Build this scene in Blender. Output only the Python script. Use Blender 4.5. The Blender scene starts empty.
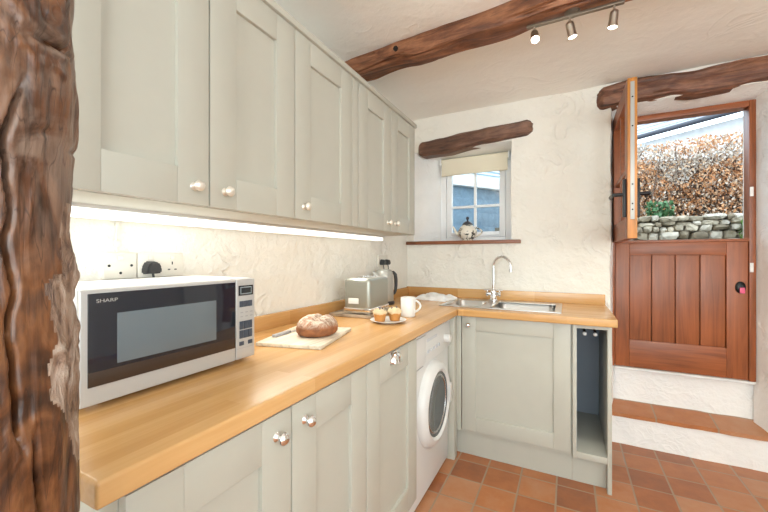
import bpy, bmesh, math, random
from mathutils import Vector, Matrix, noise
random.seed(7)
C = bpy.context.scene.collection
PI = math.pi
V = Vector
# ------------------------------------------------------------------ materials
def new_mat(name):
    m = bpy.data.materials.new(name); m.use_nodes = True
    nt = m.node_tree
    return m, nt, nt.nodes['Principled BSDF']
def N(nt, typ, **kw):
    n = nt.nodes.new(typ)
    for k, v in kw.items():
        if k.startswith('i_'):
            n.inputs[k[2:].replace('_', ' ')].default_value = v
        else: setattr(n, k, v)
    return n
def ramp(nt, fac, stops):
    r = nt.nodes.new('ShaderNodeValToRGB')
    e = r.color_ramp.elements
    while len(e) < len(stops): e.new(0.5)
    for el, (p, c) in zip(e, stops):
        el.position = p; el.color = (*c, 1) if len(c) == 3 else c
    nt.links.new(fac, r.inputs[0]); return r.outputs[0]
def mix(nt, fac, a, b, mode='MIX'):
    n = nt.nodes.new('ShaderNodeMix'); n.data_type = 'RGBA'; n.blend_type = mode
    for sock, v in ((n.inputs[0], fac), (n.inputs[6], a), (n.inputs[7], b)):
        if isinstance(v, (int, float)): sock.default_value = v
        elif isinstance(v, tuple): sock.default_value = (*v, 1)
        else: nt.links.new(v, sock)
    return n.outputs[2]
def coords(nt, scale=(1, 1, 1), rot=(0, 0, 0), world=False):
    if world: src = nt.nodes.new('ShaderNodeNewGeometry').outputs['Position']
    else: src = nt.nodes.new('ShaderNodeTexCoord').outputs['Object']
    mp = nt.nodes.new('ShaderNodeMapping')
    mp.inputs['Scale'].default_value = scale; mp.inputs['Rotation'].default_value = rot
    nt.links.new(src, mp.inputs[0]); return mp.outputs[0]
def ntex(nt, co, scale, detail=4, rough=.55, dist=0):
    n = N(nt, 'ShaderNodeTexNoise'); n.inputs['Scale'].default_value = scale
    n.inputs['Detail'].default_value = detail; n.inputs['Roughness'].default_value = rough
    n.inputs['Distortion'].default_value = dist
    nt.links.new(co, n.inputs['Vector']); return n.outputs['Fac']
def bump(nt, b, h, strength, dist=.01):
    n = N(nt, 'ShaderNodeBump'); n.inputs['Strength'].default_value = strength
    n.inputs['Distance'].default_value = dist
    nt.links.new(h, n.inputs['Height']); nt.links.new(n.outputs[0], b.inputs['Normal'])
def math_(nt, op, a, b=0.0):
    n = N(nt, 'ShaderNodeMath', operation=op)
    for s, v in ((n.inputs[0], a), (n.inputs[1], b)):
        if isinstance(v, (int, float)): s.default_value = v
        else: nt.links.new(v, s)
    return n.outputs[0]
def simple(name, col, rough=.5, metal=0, spec=None, coat=0, mottle=0, trans=0, emit=None, estr=1, bmp=0, bscale=200):
    m, nt, b = new_mat(name)
    b.inputs['Roughness'].default_value = rough; b.inputs['Metallic'].default_value = metal
    b.inputs['Base Color'].default_value = (*col, 1)
    if spec is not None: b.inputs['Specular IOR Level'].default_value = spec
    if coat: b.inputs['Coat Weight'].default_value = coat; b.inputs['Coat Roughness'].default_value = .08
    if trans: b.inputs['Transmission Weight'].default_value = trans
    if emit: b.inputs['Emission Color'].default_value = (*emit, 1); b.inputs['Emission Strength'].default_value = estr
    co = coords(nt)
    if mottle:
        f = ntex(nt, co, 14, 5)
        lo = tuple(c * (1 - mottle) for c in col); hi = tuple(min(1, c * (1 + mottle)) for c in col)
        nt.links.new(ramp(nt, f, [(.3, lo), (.7, hi)]), b.inputs['Base Color'])
    if bmp: bump(nt, b, ntex(nt, co, bscale, 3), bmp, .002)
    return m
def plaster(name, col, strength, scale=1.0):
    m, nt, b = new_mat(name)
    co = coords(nt, world=True)
    big = ntex(nt, co, 2.2 * scale, 3, .5, .3)
    c = ramp(nt, big, [(.3, tuple(x * .95 for x in col)), (.7, tuple(min(1, x * 1.03) for x in col))])
    nt.links.new(c, b.inputs['Base Color'])
    b.inputs['Roughness'].default_value = .85
    b.inputs['Specular IOR Level'].default_value = .2
    # trowel ridges: thin contour of a warped noise, over soft lumps
    warp = ntex(nt, co, 7 * scale, 2, .5, 1.2)
    ridge = math_(nt, 'ABSOLUTE', math_(nt, 'SUBTRACT', warp, .5))
    ridge = ramp(nt, ridge, [(0, (1, 1, 1)), (.035, (.35, .35, .35)), (.12, (0, 0, 0))])
    msk = ntex(nt, co, 3.1 * scale, 2)
    msk = ramp(nt, msk, [(.45, (0, 0, 0)), (.62, (1, 1, 1))])
    ridge = mix(nt, 1.0, ridge, msk, 'MULTIPLY')
    h = math_(nt, 'ADD', math_(nt, 'MULTIPLY', ridge, .3), ntex(nt, co, 11 * scale, 6, .6))
    bump(nt, b, h, strength, .025)
    return m
def old_wood(name, dark, mid, light, axis='X', bstr=.9, grey=None):
    m, nt, b = new_mat(name)
    sc = {'X': (1.1, 9, 9), 'Y': (9, 1.1, 9), 'Z': (9, 9, 1.1)}[axis]
    co = coords(nt, sc)
    g = ntex(nt, co, 2.2, 8, .62, 1.5)
    fine = ntex(nt, coords(nt, tuple(s * 5 if s > 2 else s * 2.5 for s in sc)), 2.0, 5, .6, .4)
    f = math_(nt, 'ADD', math_(nt, 'MULTIPLY', g, .72), math_(nt, 'MULTIPLY', fine, .28))
    c = ramp(nt, f, [(.34, dark), (.48, mid), (.60, light), (.70, mid)])
    blot = ntex(nt, coords(nt), 6, 4, .6, .8)
    c = mix(nt, 1.0, c, ramp(nt, blot, [(.3, (.55, .5, .48)), (.65, (1.15, 1.1, 1.05))]), 'MULTIPLY')
    if grey:
        gm = ntex(nt, coords(nt, tuple(s * .35 for s in sc)), 3.1, 5, .65, .6)
        c = mix(nt, ramp(nt, gm, [(.5, (0, 0, 0)), (.62, (.75, .75, .75))]), c, grey)
    nt.links.new(c, b.inputs['Base Color'])
    b.inputs['Roughness'].default_value = .5
    bump(nt, b, f, bstr, .012)
    return m
def staves(name, axis, w=.045, L=.55):
    m, nt, b = new_mat(name)
    rot = (0, 0, 0) if axis == 'X' else (0, 0, PI / 2)
    co = coords(nt, rot=rot, world=True)
    br = N(nt, 'ShaderNodeTexBrick'); br.offset = .37; br.offset_frequency = 2
    br.inputs['Color1'].default_value = (0, 0, 0, 1); br.inputs['Color2'].default_value = (1, 1, 1, 1)
    br.inputs['Mortar'].default_value = (.5, .5, .5, 1)
    br.inputs['Scale'].default_value = 1; br.inputs['Mortar Size'].default_value = .0
    br.inputs['Brick Width'].default_value = L; br.inputs['Row Height'].default_value = w
    nt.links.new(co, br.inputs[0])
    g = ntex(nt, coords(nt, (2.5, 60, 60) if axis == 'X' else (60, 2.5, 60), world=True), 1.0, 5, .6, .6)
    f = math_(nt, 'ADD', math_(nt, 'MULTIPLY', br.outputs['Color'], .30), math_(nt, 'MULTIPLY', g, .5))
    c = ramp(nt, f, [(.15, (.50, .26, .085)), (.4, (.58, .33, .125)), (.65, (.66, .40, .175))])
    nt.links.new(c, b.inputs['Base Color'])
    b.inputs['Roughness'].default_value = .26
    bump(nt, b, g, .06, .002)
    return m
def joinery(name, base, axis='Z', rough=.38):
    m, nt, b = new_mat(name)
    sc = {'X': (2, 34, 34), 'Y': (34, 2, 34), 'Z': (34, 34, 2)}[axis]
    g = ntex(nt, coords(nt, sc, world=True), 1.0, 5, .6, 1.0)
    bg = ntex(nt, coords(nt, world=True), 3.2, 3)
    f = math_(nt, 'ADD', math_(nt, 'MULTIPLY', g, .7), math_(nt, 'MULTIPLY', bg, .3))
    d = tuple(c * .62 for c in base); l = tuple(c * 1.35 for c in base)
    nt.links.new(ramp(nt, f, [(.32, d), (.5, base), (.68, l)]), b.inputs['Base Color'])
    b.inputs['Roughness'].default_value = rough
    bump(nt, b, g, .12, .002)
    return m
def tiles(name, size=.2, off=(0, 0)):
    m, nt, b = new_mat(name)
    co = coords(nt, world=True)
    co.node.inputs['Location'].default_value = (off[0], off[1], 0)
    br = N(nt, 'ShaderNodeTexBrick'); br.offset = 0; br.squash = 1
    br.inputs['Color1'].default_value = (0, 0, 0, 1); br.inputs['Color2'].default_value = (1, 1, 1, 1)
    br.inputs['Scale'].default_value = 1; br.inputs['Mortar Size'].default_value = .005
    br.inputs['Mortar Smooth'].default_value = .25
    br.inputs['Brick Width'].default_value = size; br.inputs['Row Height'].default_value = size
    nt.links.new(co, br.inputs[0])
    sp = ntex(nt, coords(nt, world=True), 9, 6, .65)
    f = math_(nt, 'ADD', math_(nt, 'MULTIPLY', br.outputs['Color'], .5), math_(nt, 'MULTIPLY', sp, .6))
    c = ramp(nt, f, [(.18, (.22, .085, .045)), (.42, (.36, .125, .045)), (.60, (.44, .165, .058)), (.85, (.47, .24, .13))])
    c = mix(nt, br.outputs['Fac'], c, (.34, .24, .16))
    nt.links.new(c, b.inputs['Base Color'])
    b.inputs['Roughness'].default_value = .36
    h = math_(nt, 'SUBTRACT', math_(nt, 'MULTIPLY', ntex(nt, coords(nt, world=True), 18, 4), .35), br.outputs['Fac'])
    bump(nt, b, h, .45, .004)
    return m

M = {}
M['wall'] = plaster('cream_plaster', (.82, .795, .725), .75)
M['reveal'] = plaster('white_plaster', (.90, .90, .88), .42, 1.4)
M['ceil'] = plaster('ceiling_plaster', (.92, .91, .87), .35, .55)
M['cab'] = simple('greige_paint', (.465, .460, .398), .42, mottle=.015)
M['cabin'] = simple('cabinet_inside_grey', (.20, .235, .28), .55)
M['oakY'] = staves('oak_staves_long', 'Y'); M['oakX'] = staves('oak_staves_cross', 'X')
M['tile'] = tiles('terracotta_tiles', .18, (.05, .02))
M['treadtile'] = tiles('terracotta_tread', .30, (.1, .05))
def burl_wood(name):
    m, nt, b = new_mat(name)
    big = ntex(nt, coords(nt, (9, 9, 3.4)), 1.7, 4, .55, 2.6)
    fine = ntex(nt, coords(nt, (60, 60, 6)), 1.5, 6, .65, 1.0)
    f = math_(nt, 'ADD', math_(nt, 'MULTIPLY', big, .68), math_(nt, 'MULTIPLY', fine, .32))
    c = ramp(nt, f, [(.33, (.012, .005, .003)), (.43, (.050, .018, .007)), (.51, (.105, .038, .013)), (.60, (.18, .072, .026)), (.68, (.09, .038, .018))])
    sep = N(nt, 'ShaderNodeSeparateXYZ'); nt.links.new(coords(nt), sep.inputs[0])
    up = N(nt, 'ShaderNodeMapRange'); up.inputs['From Min'].default_value = 1.2; up.inputs['From Max'].default_value = 1.32; nt.links.new(sep.outputs[2], up.inputs[0])
    sd = N(nt, 'ShaderNodeMapRange'); sd.inputs['From Min'].default_value = .000; sd.inputs['From Max'].default_value = .035; nt.links.new(sep.outputs[1], sd.inputs[0])
    gm = ntex(nt, coords(nt, (9, 9, 6)), 1.8, 5, .6, .8)
    gk = math_(nt, 'MULTIPLY', math_(nt, 'MULTIPLY', ramp(nt, gm, [(.40, (0, 0, 0)), (.52, (.6, .6, .6))]), up.outputs[0]), sd.outputs[0])
    c = mix(nt, gk, c, ramp(nt, fine, [(.35, (.14, .095, .070)), (.6, (.30, .22, .17))]))
    cr = ntex(nt, coords(nt, (38, 38, 4)), 1.1, 2, .5, .6)
    cr = ramp(nt, math_(nt, 'ABSOLUTE', math_(nt, 'SUBTRACT', cr, .5)), [(0, (.45, .4, .38)), (.008, (1, 1, 1))])
    c = mix(nt, 1.0, c, cr, 'MULTIPLY')
    nt.links.new(c, b.inputs['Base Color']); b.inputs['Roughness'].default_value = .36
    bump(nt, b, f, .5, .005)
    return m
M['post'] = burl_wood('burl_oak')
m, nt, b = new_mat('weathered_bark')
f = ntex(nt, coords(nt, (40, 40, 14)), 1.4, 6, .65, 1.0)
nt.links.new(ramp(nt, f, [(.34, (.07, .035, .022)), (.46, (.24, .15, .10)), (.58, (.36, .27, .21)), (.7, (.50, .42, .35))]), b.inputs['Base Color'])
b.inputs['Roughness'].default_value = .45; bump(nt, b, f, 1.0, .008); M['bark'] = m
M['beam'] = old_wood('beam_oak', (.05, .018, .009), (.19, .072, .032), (.33, .15, .075), 'X', .9)
M['lintel'] = old_wood('lintel_oak', (.05, .026, .018), (.14, .07, .045), (.22, .12, .08), 'X', .9)
M['dlintel'] = old_wood('door_lintel_oak', (.05, .022, .014), (.17, .07, .04), (.27, .13, .075), 'X', .9)
M['hole'] = simple('dark_hole', (.012, .008, .006), .9)
M['redwood'] = joinery('red_hardwood', (.285, .082, .025), 'Z'); M['redwoodX'] = joinery('red_hardwood_rail', (.285, .082, .025), 'X')
M['redwoodY'] = joinery('red_hardwood_leaf', (.285, .082, .025), 'Y')
M['orange'] = joinery('golden_edge', (.52, .21, .045), 'Z')
M['sill'] = joinery('sill_wood', (.22, .075, .03), 'X')
M['chrome'] = simple('chrome', (.86, .86, .87), .08, 1); M['steel'] = simple('brushed_steel', (.62, .62, .61), .28, 1)
M['nickel'] = simple('satin_nickel', (.66, .62, .55), .3, 1)
M['bronze'] = simple('dark_bronze', (.22, .18, .14), .35, .8)
M['zinc'] = simple('dull_zinc', (.42, .42, .40), .5, .2)
M['pewter'] = simple('pale_pewter', (.72, .69, .62), .38, .6, mottle=.25)
M['iron'] = simple('black_iron', (.012, .012, .013), .4, .5)
M['silver'] = simple('silver_plastic', (.50, .50, .49), .33, .3); M['whitecase'] = simple('white_case', (.66, .67, .67), .35)
M['blackglass'] = simple('black_glass', (.010, .014, .024), .06, 0, .6); M['mesh'] = simple('oven_window', (.13, .16, .18), .10)
M['brownband'] = simple('dark_bronze_band', (.055, .035, .025), .25, .3)
M['print'] = simple('grey_print', (.36, .36, .34), .5); M['navy'] = simple('slate_button', (.05, .065, .09), .4)
M['printgrey'] = simple('pale_grey_print', (.55, .57, .6), .5)
M['lcd'] = simple('dark_display', (.012, .016, .02), .15); M['digits'] = simple('lcd_segments', (.25, .3, .32), .5)
M['enamel'] = simple('white_enamel', (.67, .675, .66), .3); M['grey'] = simple('mid_grey', (.35, .35, .36), .4)
M['drum'] = simple('drum_steel', (.5, .5, .5), .25, 1)
M['smoke'] = simple('porthole_glass', (.55, .58, .6), .03, trans=.95)
M['porthole'] = simple('tinted_porthole', (.075, .085, .09), .10, 0, .6)
M['rubber'] = simple('black_rubber', (.02, .02, .02), .6); M['plug'] = simple('black_plug', (.03, .03, .032), .45)
M['ivory'] = simple('ivory_plastic', (.74, .70, .62), .35); M['pinhole'] = simple('socket_slot', (.03, .03, .03), .7)
M['toaster'] = simple('sage_grey_metal', (.34, .35, .31), .3, .55); M['kettle'] = simple('kettle_steel', (.46, .46, .43), .38, .6)
M['china'] = simple('white_china', (.76, .75, .72), .18)
M['bread'] = None
M['board'] = joinery('pale_board', (.70, .62, .49), 'Y', .5)
M['tray'] = simple('speckled_tray', (.42, .33, .24), .35, mottle=.45)
M['cloth'] = simple('white_cloth', (.86, .86, .85), .9, bmp=.4, bscale=300)
M['led'] = simple('led_diffuser', (1, 1, 1), .4, emit=(1, .97, .88), estr=1.15)
M['bulb'] = simple('lit_bulb', (1, 1, 1), .4, emit=(1, .93, .8), estr=30)
M['alu'] = simple('aluminium_profile', (.7, .7, .69), .4, .6)
M['upvc'] = simple('white_window_frame', (.90, .92, .93), .35)
M['blind'] = simple('cream_blind', (.82, .76, .60), .8, bmp=.2)
M['pink'] = simple('pink_fob', (.75, .10, .22), .4); M['plate'] = simple('white_keep', (.8, .8, .77), .4)
M['render'] = simple('white_render', (.75, .75, .74), .9, mottle=.08, bmp=.4, bscale=30)
M['mud'] = simple('damp_soil', (.10, .085, .06), .95, mottle=.4)
M['twig'] = simple('bare_twigs', (.13, .085, .06), .9)
# glass that keeps the view clear
m, nt, b = new_mat('window_glass')
nt.nodes.remove(b)
tr = N(nt, 'ShaderNodeBsdfTransparent'); tr.inputs[0].default_value = (.95, .97, .97, 1)
gl = N(nt, 'ShaderNodeBsdfGlossy'); gl.inputs['Roughness'].default_value = .02
mx = N(nt, 'ShaderNodeMixShader'); mx.inputs[0].default_value = .07
nt.links.new(tr.outputs[0], mx.inputs[1]); nt.links.new(gl.outputs[0], mx.inputs[2])
nt.links.new(mx.outputs[0], nt.nodes['Material Output'].inputs[0]); M['glass'] = m
# bread: dark crust under a dusting of flour on the crown
m, nt, b = new_mat('floury_crust')
co = coords(nt)
f = ntex(nt, co, 26, 6, .6, .6)
crust = ramp(nt, f, [(.3, (.13, .042, .016)), (.6, (.30, .11, .04))])
sep = N(nt, 'ShaderNodeSeparateXYZ'); nt.links.new(co, sep.inputs[0])
hi = N(nt, 'ShaderNodeMapRange'); hi.inputs['From Min'].default_value = .032; hi.inputs['From Max'].default_value = .055
nt.links.new(sep.outputs[2], hi.inputs[0])
fl = math_(nt, 'MULTIPLY', hi.outputs[0], ramp(nt, ntex(nt, co, 40, 5, .7, 1.2), [(.38, (.12, .12, .12)), (.58, (1, 1, 1))]))
nt.links.new(mix(nt, fl, crust, (.66, .56, .45)), b.inputs['Base Color']); b.inputs['Roughness'].default_value = .75
bump(nt, b, f, .6, .006); M['bread'] = m
M['case'] = simple('muffin_base', (.50, .22, .055), .75, mottle=.2); M['muffintop'] = simple('muffin_crumb', (.70, .55, .34), .85, mottle=.3, bmp=.7, bscale=90)
M['berry'] = simple('blueberry', (.05, .045, .09), .4)
# teapot: cream with dark sprigs
m, nt, b = new_mat('painted_china')
co = coords(nt)
f = ntex(nt, co, 30, 3, .6, .5)
k = ramp(nt, f, [(.56, (.80, .76, .66)), (.60, (.05, .06, .07)), (.70, (.10, .12, .08)), (.74, (.42, .28, .07))])
nt.links.new(k, b.inputs['Base Color']); b.inputs['Roughness'].default_value = .2; M['teapot'] = m
M['potdark'] = simple('teapot_band', (.05, .05, .06), .25)
# slate-blue weatherboards / roof
M['board_blue'] = simple('blue_grey_board', (.17, .26, .34), .6, mottle=.2)
M['board_pale'] = simple('pale_sheet', (.36, .44, .50), .5, mottle=.06)
M['slate'] = simple('slate_roof', (.30, .33, .37), .6, mottle=.15)
M['gutter'] = simple('dark_gutter', (.05, .055, .07), .5)
M['stones'] = []
for i, c in enumerate([(.42, .37, .28), (.30, .26, .19), (.50, .46, .38), (.24, .20, .14)]):
    M['stones'].append(simple('field_stone_%d' % i, c, .9, mottle=.3, bmp=.5, bscale=40))
M['leaf'] = [simple('beech_leaf_%d' % i, c, .7) for i, c in enumerate([(.58, .29, .13), (.46, .21, .09), (.62, .40, .24), (.50, .40, .31), (.60, .53, .45), (.38, .35, .31)])]
M['green'] = [simple('ivy_leaf', (.07, .17, .07), .5), simple('grass_leaf', (.14, .26, .05), .6)]
# ------------------------------------------------------------------ mesh building
LOC = {}
class MB:
    def __init__(s, T=None): s.bm = bmesh.new(); s.T = T or Matrix()
    def add(s, b2, T=None):
        b2.transform(s.T @ (T or Matrix()))
        me = bpy.data.meshes.new('t'); b2.to_mesh(me); s.bm.from_mesh(me); bpy.data.meshes.remove(me); b2.free(); return s
    def box(s, x0, x1, y0, y1, z0, z1, bev=0, seg=2, T=None, midx=0):
        b = bmesh.new()
        bmesh.ops.create_cube(b, size=1, matrix=Matrix.Translation(((x0 + x1) / 2, (y0 + y1) / 2, (z0 + z1) / 2)) @ Matrix.Diagonal((abs(x1 - x0), abs(y1 - y0), abs(z1 - z0), 1)))
        if bev: bmesh.ops.bevel(b, geom=b.edges[:], offset=bev, segments=seg, affect='EDGES', profile=.6)
        if midx:
            for f in b.faces: f.material_index = midx
        return s.add(b, T)
    def cyl(s, p0, p1, r0, r1=None, seg=24, bev=0, T=None):
        p0, p1 = V(p0), V(p1); r1 = r0 if r1 is None else r1
        b = bmesh.new(); d = p1 - p0
        bmesh.ops.create_cone(b, cap_ends=True, segments=seg, radius1=r0, radius2=r1, depth=d.length,
                              matrix=Matrix.Translation((p0 + p1) / 2) @ V((0, 0, 1)).rotation_difference(d).to_matrix().to_4x4())
        if bev: bmesh.ops.bevel(b, geom=[e for e in b.edges if any(len(f.verts) > 4 for f in e.link_faces)], offset=bev, segments=2, affect='EDGES')
        return s.add(b, T)
    def lathe(s, prof, o=(0, 0, 0), axis=(0, 0, 1), seg=32, T=None, fn=None):
        b = bmesh.new(); R = V((0, 0, 1)).rotation_difference(V(axis)).to_matrix().to_4x4()
        rings = []
        for r, z in prof:
            if r < 1e-6: rings.append([b.verts.new((0, 0, z))])
            else: rings.append([b.verts.new((r * math.cos(2 * PI * i / seg), r * math.sin(2 * PI * i / seg), z)) for i in range(seg)])
        for a, c in zip(rings, rings[1:]):
            for i in range(seg):
                j = (i + 1) % seg
                vs = [a[i % len(a)], a[j % len(a)], c[j % len(c)], c[i % len(c)]]
                u = []
                for v in vs:
                    if v not in u: u.append(v)
                if len(u) > 2: b.faces.new(u)
        if fn:
            for v in b.verts: v.co = fn(v.co)
        bmesh.ops.recalc_face_normals(b, faces=b.faces[:])
        b.transform(Matrix.Translation(V(o)) @ R)
        return s.add(b, T)
    def tube(s, pts, r, seg=12, T=None):
        b = bmesh.new(); pts = [V(p) for p in pts]; rs = r if isinstance(r, (list, tuple)) else [r] * len(pts)
        up = V((0, 0, 1)); rings = []; prev = None
        for i, p in enumerate(pts):
            d = (pts[min(i + 1, len(pts) - 1)] - pts[max(i - 1, 0)]).normalized()
            if prev is None:
                a = d.cross(up if abs(d.z) < .95 else V((1, 0, 0))).normalized()
            else: a = (prev - d * prev.dot(d)).normalized()
            prev = a; c = d.cross(a)
            rings.append([b.verts.new(p + (a * math.cos(2 * PI * k / seg) + c * math.sin(2 * PI * k / seg)) * rs[i]) for k in range(seg)])
        for a, c in zip(rings, rings[1:]):
            for k in range(seg): b.faces.new((a[k], a[(k + 1) % seg], c[(k + 1) % seg], c[k]))
        b.faces.new(rings[0]); b.faces.new(rings[-1])
        bmesh.ops.recalc_face_normals(b, faces=b.faces[:])
        return s.add(b, T)
    def poly(s, pts, T=None):
        b = bmesh.new(); b.faces.new([b.verts.new(p) for p in pts]); return s.add(b, T)
    def prism(s, outline, z0, z1, bev=0, T=None):
        b = bmesh.new()
        f = b.faces.new([b.verts.new((x, y, z0)) for x, y in outline])
        r = bmesh.ops.extrude_face_region(b, geom=[f])
        bmesh.ops.translate(b, vec=(0, 0, z1 - z0), verts=[v for v in r['geom'] if isinstance(v, bmesh.types.BMVert)])
        bmesh.ops.recalc_face_normals(b, faces=b.faces[:])
        if bev: bmesh.ops.bevel(b, geom=b.edges[:], offset=bev, segments=2, affect='EDGES')
        return s.add(b, T)
    def build(s, name, mat, parent=None, smooth=True, ang=40, origin=None):
        off = V(origin) if origin is not None else (LOC[parent.name] if parent else V((0, 0, 0)))
        s.bm.transform(Matrix.Translation(-off))
        me = bpy.data.meshes.new(name)
        s.bm.to_mesh(me); s.bm.free()
        for mm in (mat if isinstance(mat, list) else [mat]): me.materials.append(mm)
        if smooth:
            me.polygons.foreach_set('use_smooth', [True] * len(me.polygons))
            me.set_sharp_from_angle(angle=math.radians(ang))
        o = bpy.data.objects.new(name, me); C.objects.link(o)
        if parent: o.parent = parent; o.location = off - LOC[parent.name]
        else: o.location = off
        LOC[o.name] = off
        return o
def tag(o, label=None, cat=None, group=None, kind=None):
    if label: o['label'] = label
    if cat: o['category'] = cat
    if group: o['group'] = group
    if kind: o['kind'] = kind
    return o
def thing(name, loc, label, cat, group=None, kind=None):
    o = bpy.data.objects.new(name, None); C.objects.link(o); o.location = loc; o.empty_display_size = .05
    LOC[o.name] = V(loc); return tag(o, label, cat, group, kind)
def face_left(y0, z0, x):   # local frame of a front that faces +X: local x runs along +Y, local y runs into the cabinet
    return Matrix(((0, -1, 0, x), (1, 0, 0, y0), (0, 0, 1, z0), (0, 0, 0, 1)))
def face_back(x0, z0, y):   # local frame of a front that faces -Y
    return Matrix.Translation((x0, y, z0))
def Tz(x, y, z, a): return Matrix.Translation((x, y, z)) @ Matrix.Rotation(a, 4, 'Z')
def fbm(p, o=4): return noise.fractal(p, 1.0, 2.0, o)
# ------------------------------------------------------------------ setting
XL, YW, ZC = -1.19, 2.755, 2.355
CT = .91
XR, YF = 2.2, -2.6
def rough_quads(quads, amp, step, freq=5.0):
    """Quads given as 4 corners, gridded and roughened by a noise of position, so shared edges stay shut."""
    b = bmesh.new()
    for q in quads:
        q = [V(p) for p in q]
        n = max(1, int(max((q[1] - q[0]).length, (q[2] - q[3]).length) / step)); k = max(1, int(max((q[3] - q[0]).length, (q[2] - q[1]).length) / step))
        g = [[b.verts.new(q[0].lerp(q[1], i / n).lerp(q[3].lerp(q[2], i / n), j / k)) for i in range(n + 1)] for j in range(k + 1)]
        for j in range(k):
            for i in range(n): b.faces.new((g[j][i], g[j][i + 1], g[j + 1][i + 1], g[j + 1][i]))
    for v in b.verts:
        p = v.co * freq
        v.co += V((fbm(p), fbm(p + V((31, 7, 3))), fbm(p + V((5, 53, 11))))) * amp
    return b
def X(a, b_): return a + (b_ - a)
mb = MB(); mb.box(XL - .1, XR + .1, YF - .1, YW + .35, -.1, 0); o = mb.build('floor', M['tile']); tag(o, 'terracotta square tiled kitchen floor', 'floor', kind='structure')
mb = MB(); mb.add(rough_quads([[(XL - .1, YF, ZC), (XL - .1, YW + .1, ZC), (XR, YW + .1, ZC), (XR, YF, ZC)]], .008, .08, 3)); mb.box(XL - .1, XR, YF, YW + .1, ZC + .03, ZC + .08)
o = mb.build('ceiling', M['ceil'], ang=60); tag(o, 'uneven cream plaster ceiling', 'ceiling', kind='structure')
mb = MB(); mb.add(rough_quads([[(XL, YF, -.02), (XL, YW + .02, -.02), (XL, YW + .02, ZC + .02), (XL, YF, ZC + .02)]], .004, .06, 4)); mb.box(XL - .12, XL - .03, YF, YW, 0, ZC)
o = mb.build('wall_left', M['wall'], ang=60); tag(o, 'cream trowelled plaster wall behind the worktop', 'wall', kind='structure')
# back wall with the window and door openings and their splayed reveals
wx0, wx1, wz0, wz1 = -1.13, -.362, 1.335, 2.075
dx0, dx1, dz1 = .252, 1.045, 2.205
wy, dy = 3.0, 2.93
wi = (-.975, -.392, 1.345, 2.06)     # inner opening at the window frame
di = (.285, 1.0, 2.172)              # inner opening at the door frame
Q = []
def wq(x0, x1, z0, z1): Q.append([(x0, YW, z0), (x1, YW, z0), (x1, YW, z1), (x0, YW, z1)])
wq(XL - .02, wx0, -.02, ZC + .02); wq(wx0, wx1, -.02, wz0); wq(wx0, wx1, wz1, ZC + .02); wq(wx1, dx0, -.02, ZC + .02)
wq(dx0, dx1, dz1, ZC + .02); wq(dx1, XR + .02, -.02, ZC + .02)
mb = MB(); mb.add(rough_quads(Q, .006, .035, 4))
mb.bm.verts.ensure_lookup_table()
Qr = [[(wx0, YW, wz0), (wx0, YW, wz1), (wi[0], wy, wi[3]), (wi[0], wy, wi[2])],
      [(wx1, YW, wz1), (wx1, YW, wz0), (wi[1], wy, wi[2]), (wi[1], wy, wi[3])],
      [(wx0, YW, wz1), (wx1, YW, wz1), (wi[1], wy, wi[3]), (wi[0], wy, wi[3])],
      [(wx1, YW, wz0), (wx0, YW, wz0), (wi[0], wy, wi[2]), (wi[1], wy, wi[2])],
      [(dx0, YW, -.02), (dx0, YW, dz1), (di[0], dy, di[2]), (di[0], dy, -.02)],
      [(dx1, YW, dz1), (dx1, YW, -.02), (di[1], dy, -.02), (di[1], dy, di[2])],
      [(dx0, YW, dz1), (dx1, YW, dz1), (di[1], dy, di[2]), (di[0], dy, di[2])]]
b2 = rough_quads(Qr, .006, .035, 4)
for f in b2.faces: f.material_index = 1
mb.add(b2)
# outer body of the wall (stone thickness) around the openings
for x0, x1, z0, z1 in ((XL - .1, wi[0], 0, ZC), (wi[0], wi[1], 0, wi[2]), (wi[0], wi[1], wi[3], ZC), (wi[1], di[0] - .02, 0, ZC), (di[0] - .02, di[1] + .02, di[2] + .01, ZC), (di[1] + .02, XR, 0, ZC)):
    mb.box(x0, x1, 3.06, 3.14, z0, z1)
o = mb.build('wall_back', [M['wall'], M['reveal']], ang=60); tag(o, 'rough white plaster back wall with small window and stable door', 'wall', kind='structure')
# walls out of view that close the room, with openings added for light
mb = MB()
mb.box(XR, XR + .1, YF, -1.9, 0, ZC); mb.box(XR, XR + .1, .3, YW, 0, ZC); mb.box(XR, XR + .1, -1.9, .3, 0, .7); mb.box(XR, XR + .1, -1.9, .3, 2.1, ZC)
o = mb.build('wall_right', M['wall']); tag(o, 'cream plaster wall with a wide opening added for light', 'wall', kind='structure')
mb = MB()
mb.box(XL, -.6, YF - .1, YF, 0, ZC); mb.box(1.6, XR, YF - .1, YF, 0, ZC); mb.box(-.6, 1.6, YF - .1, YF, 0, .6); mb.box(-.6, 1.6, YF - .1, YF, 2.15, ZC)
o = mb.build('wall_front', M['wall']); tag(o, 'cream plaster wall behind the viewer', 'wall', kind='structure')
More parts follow.
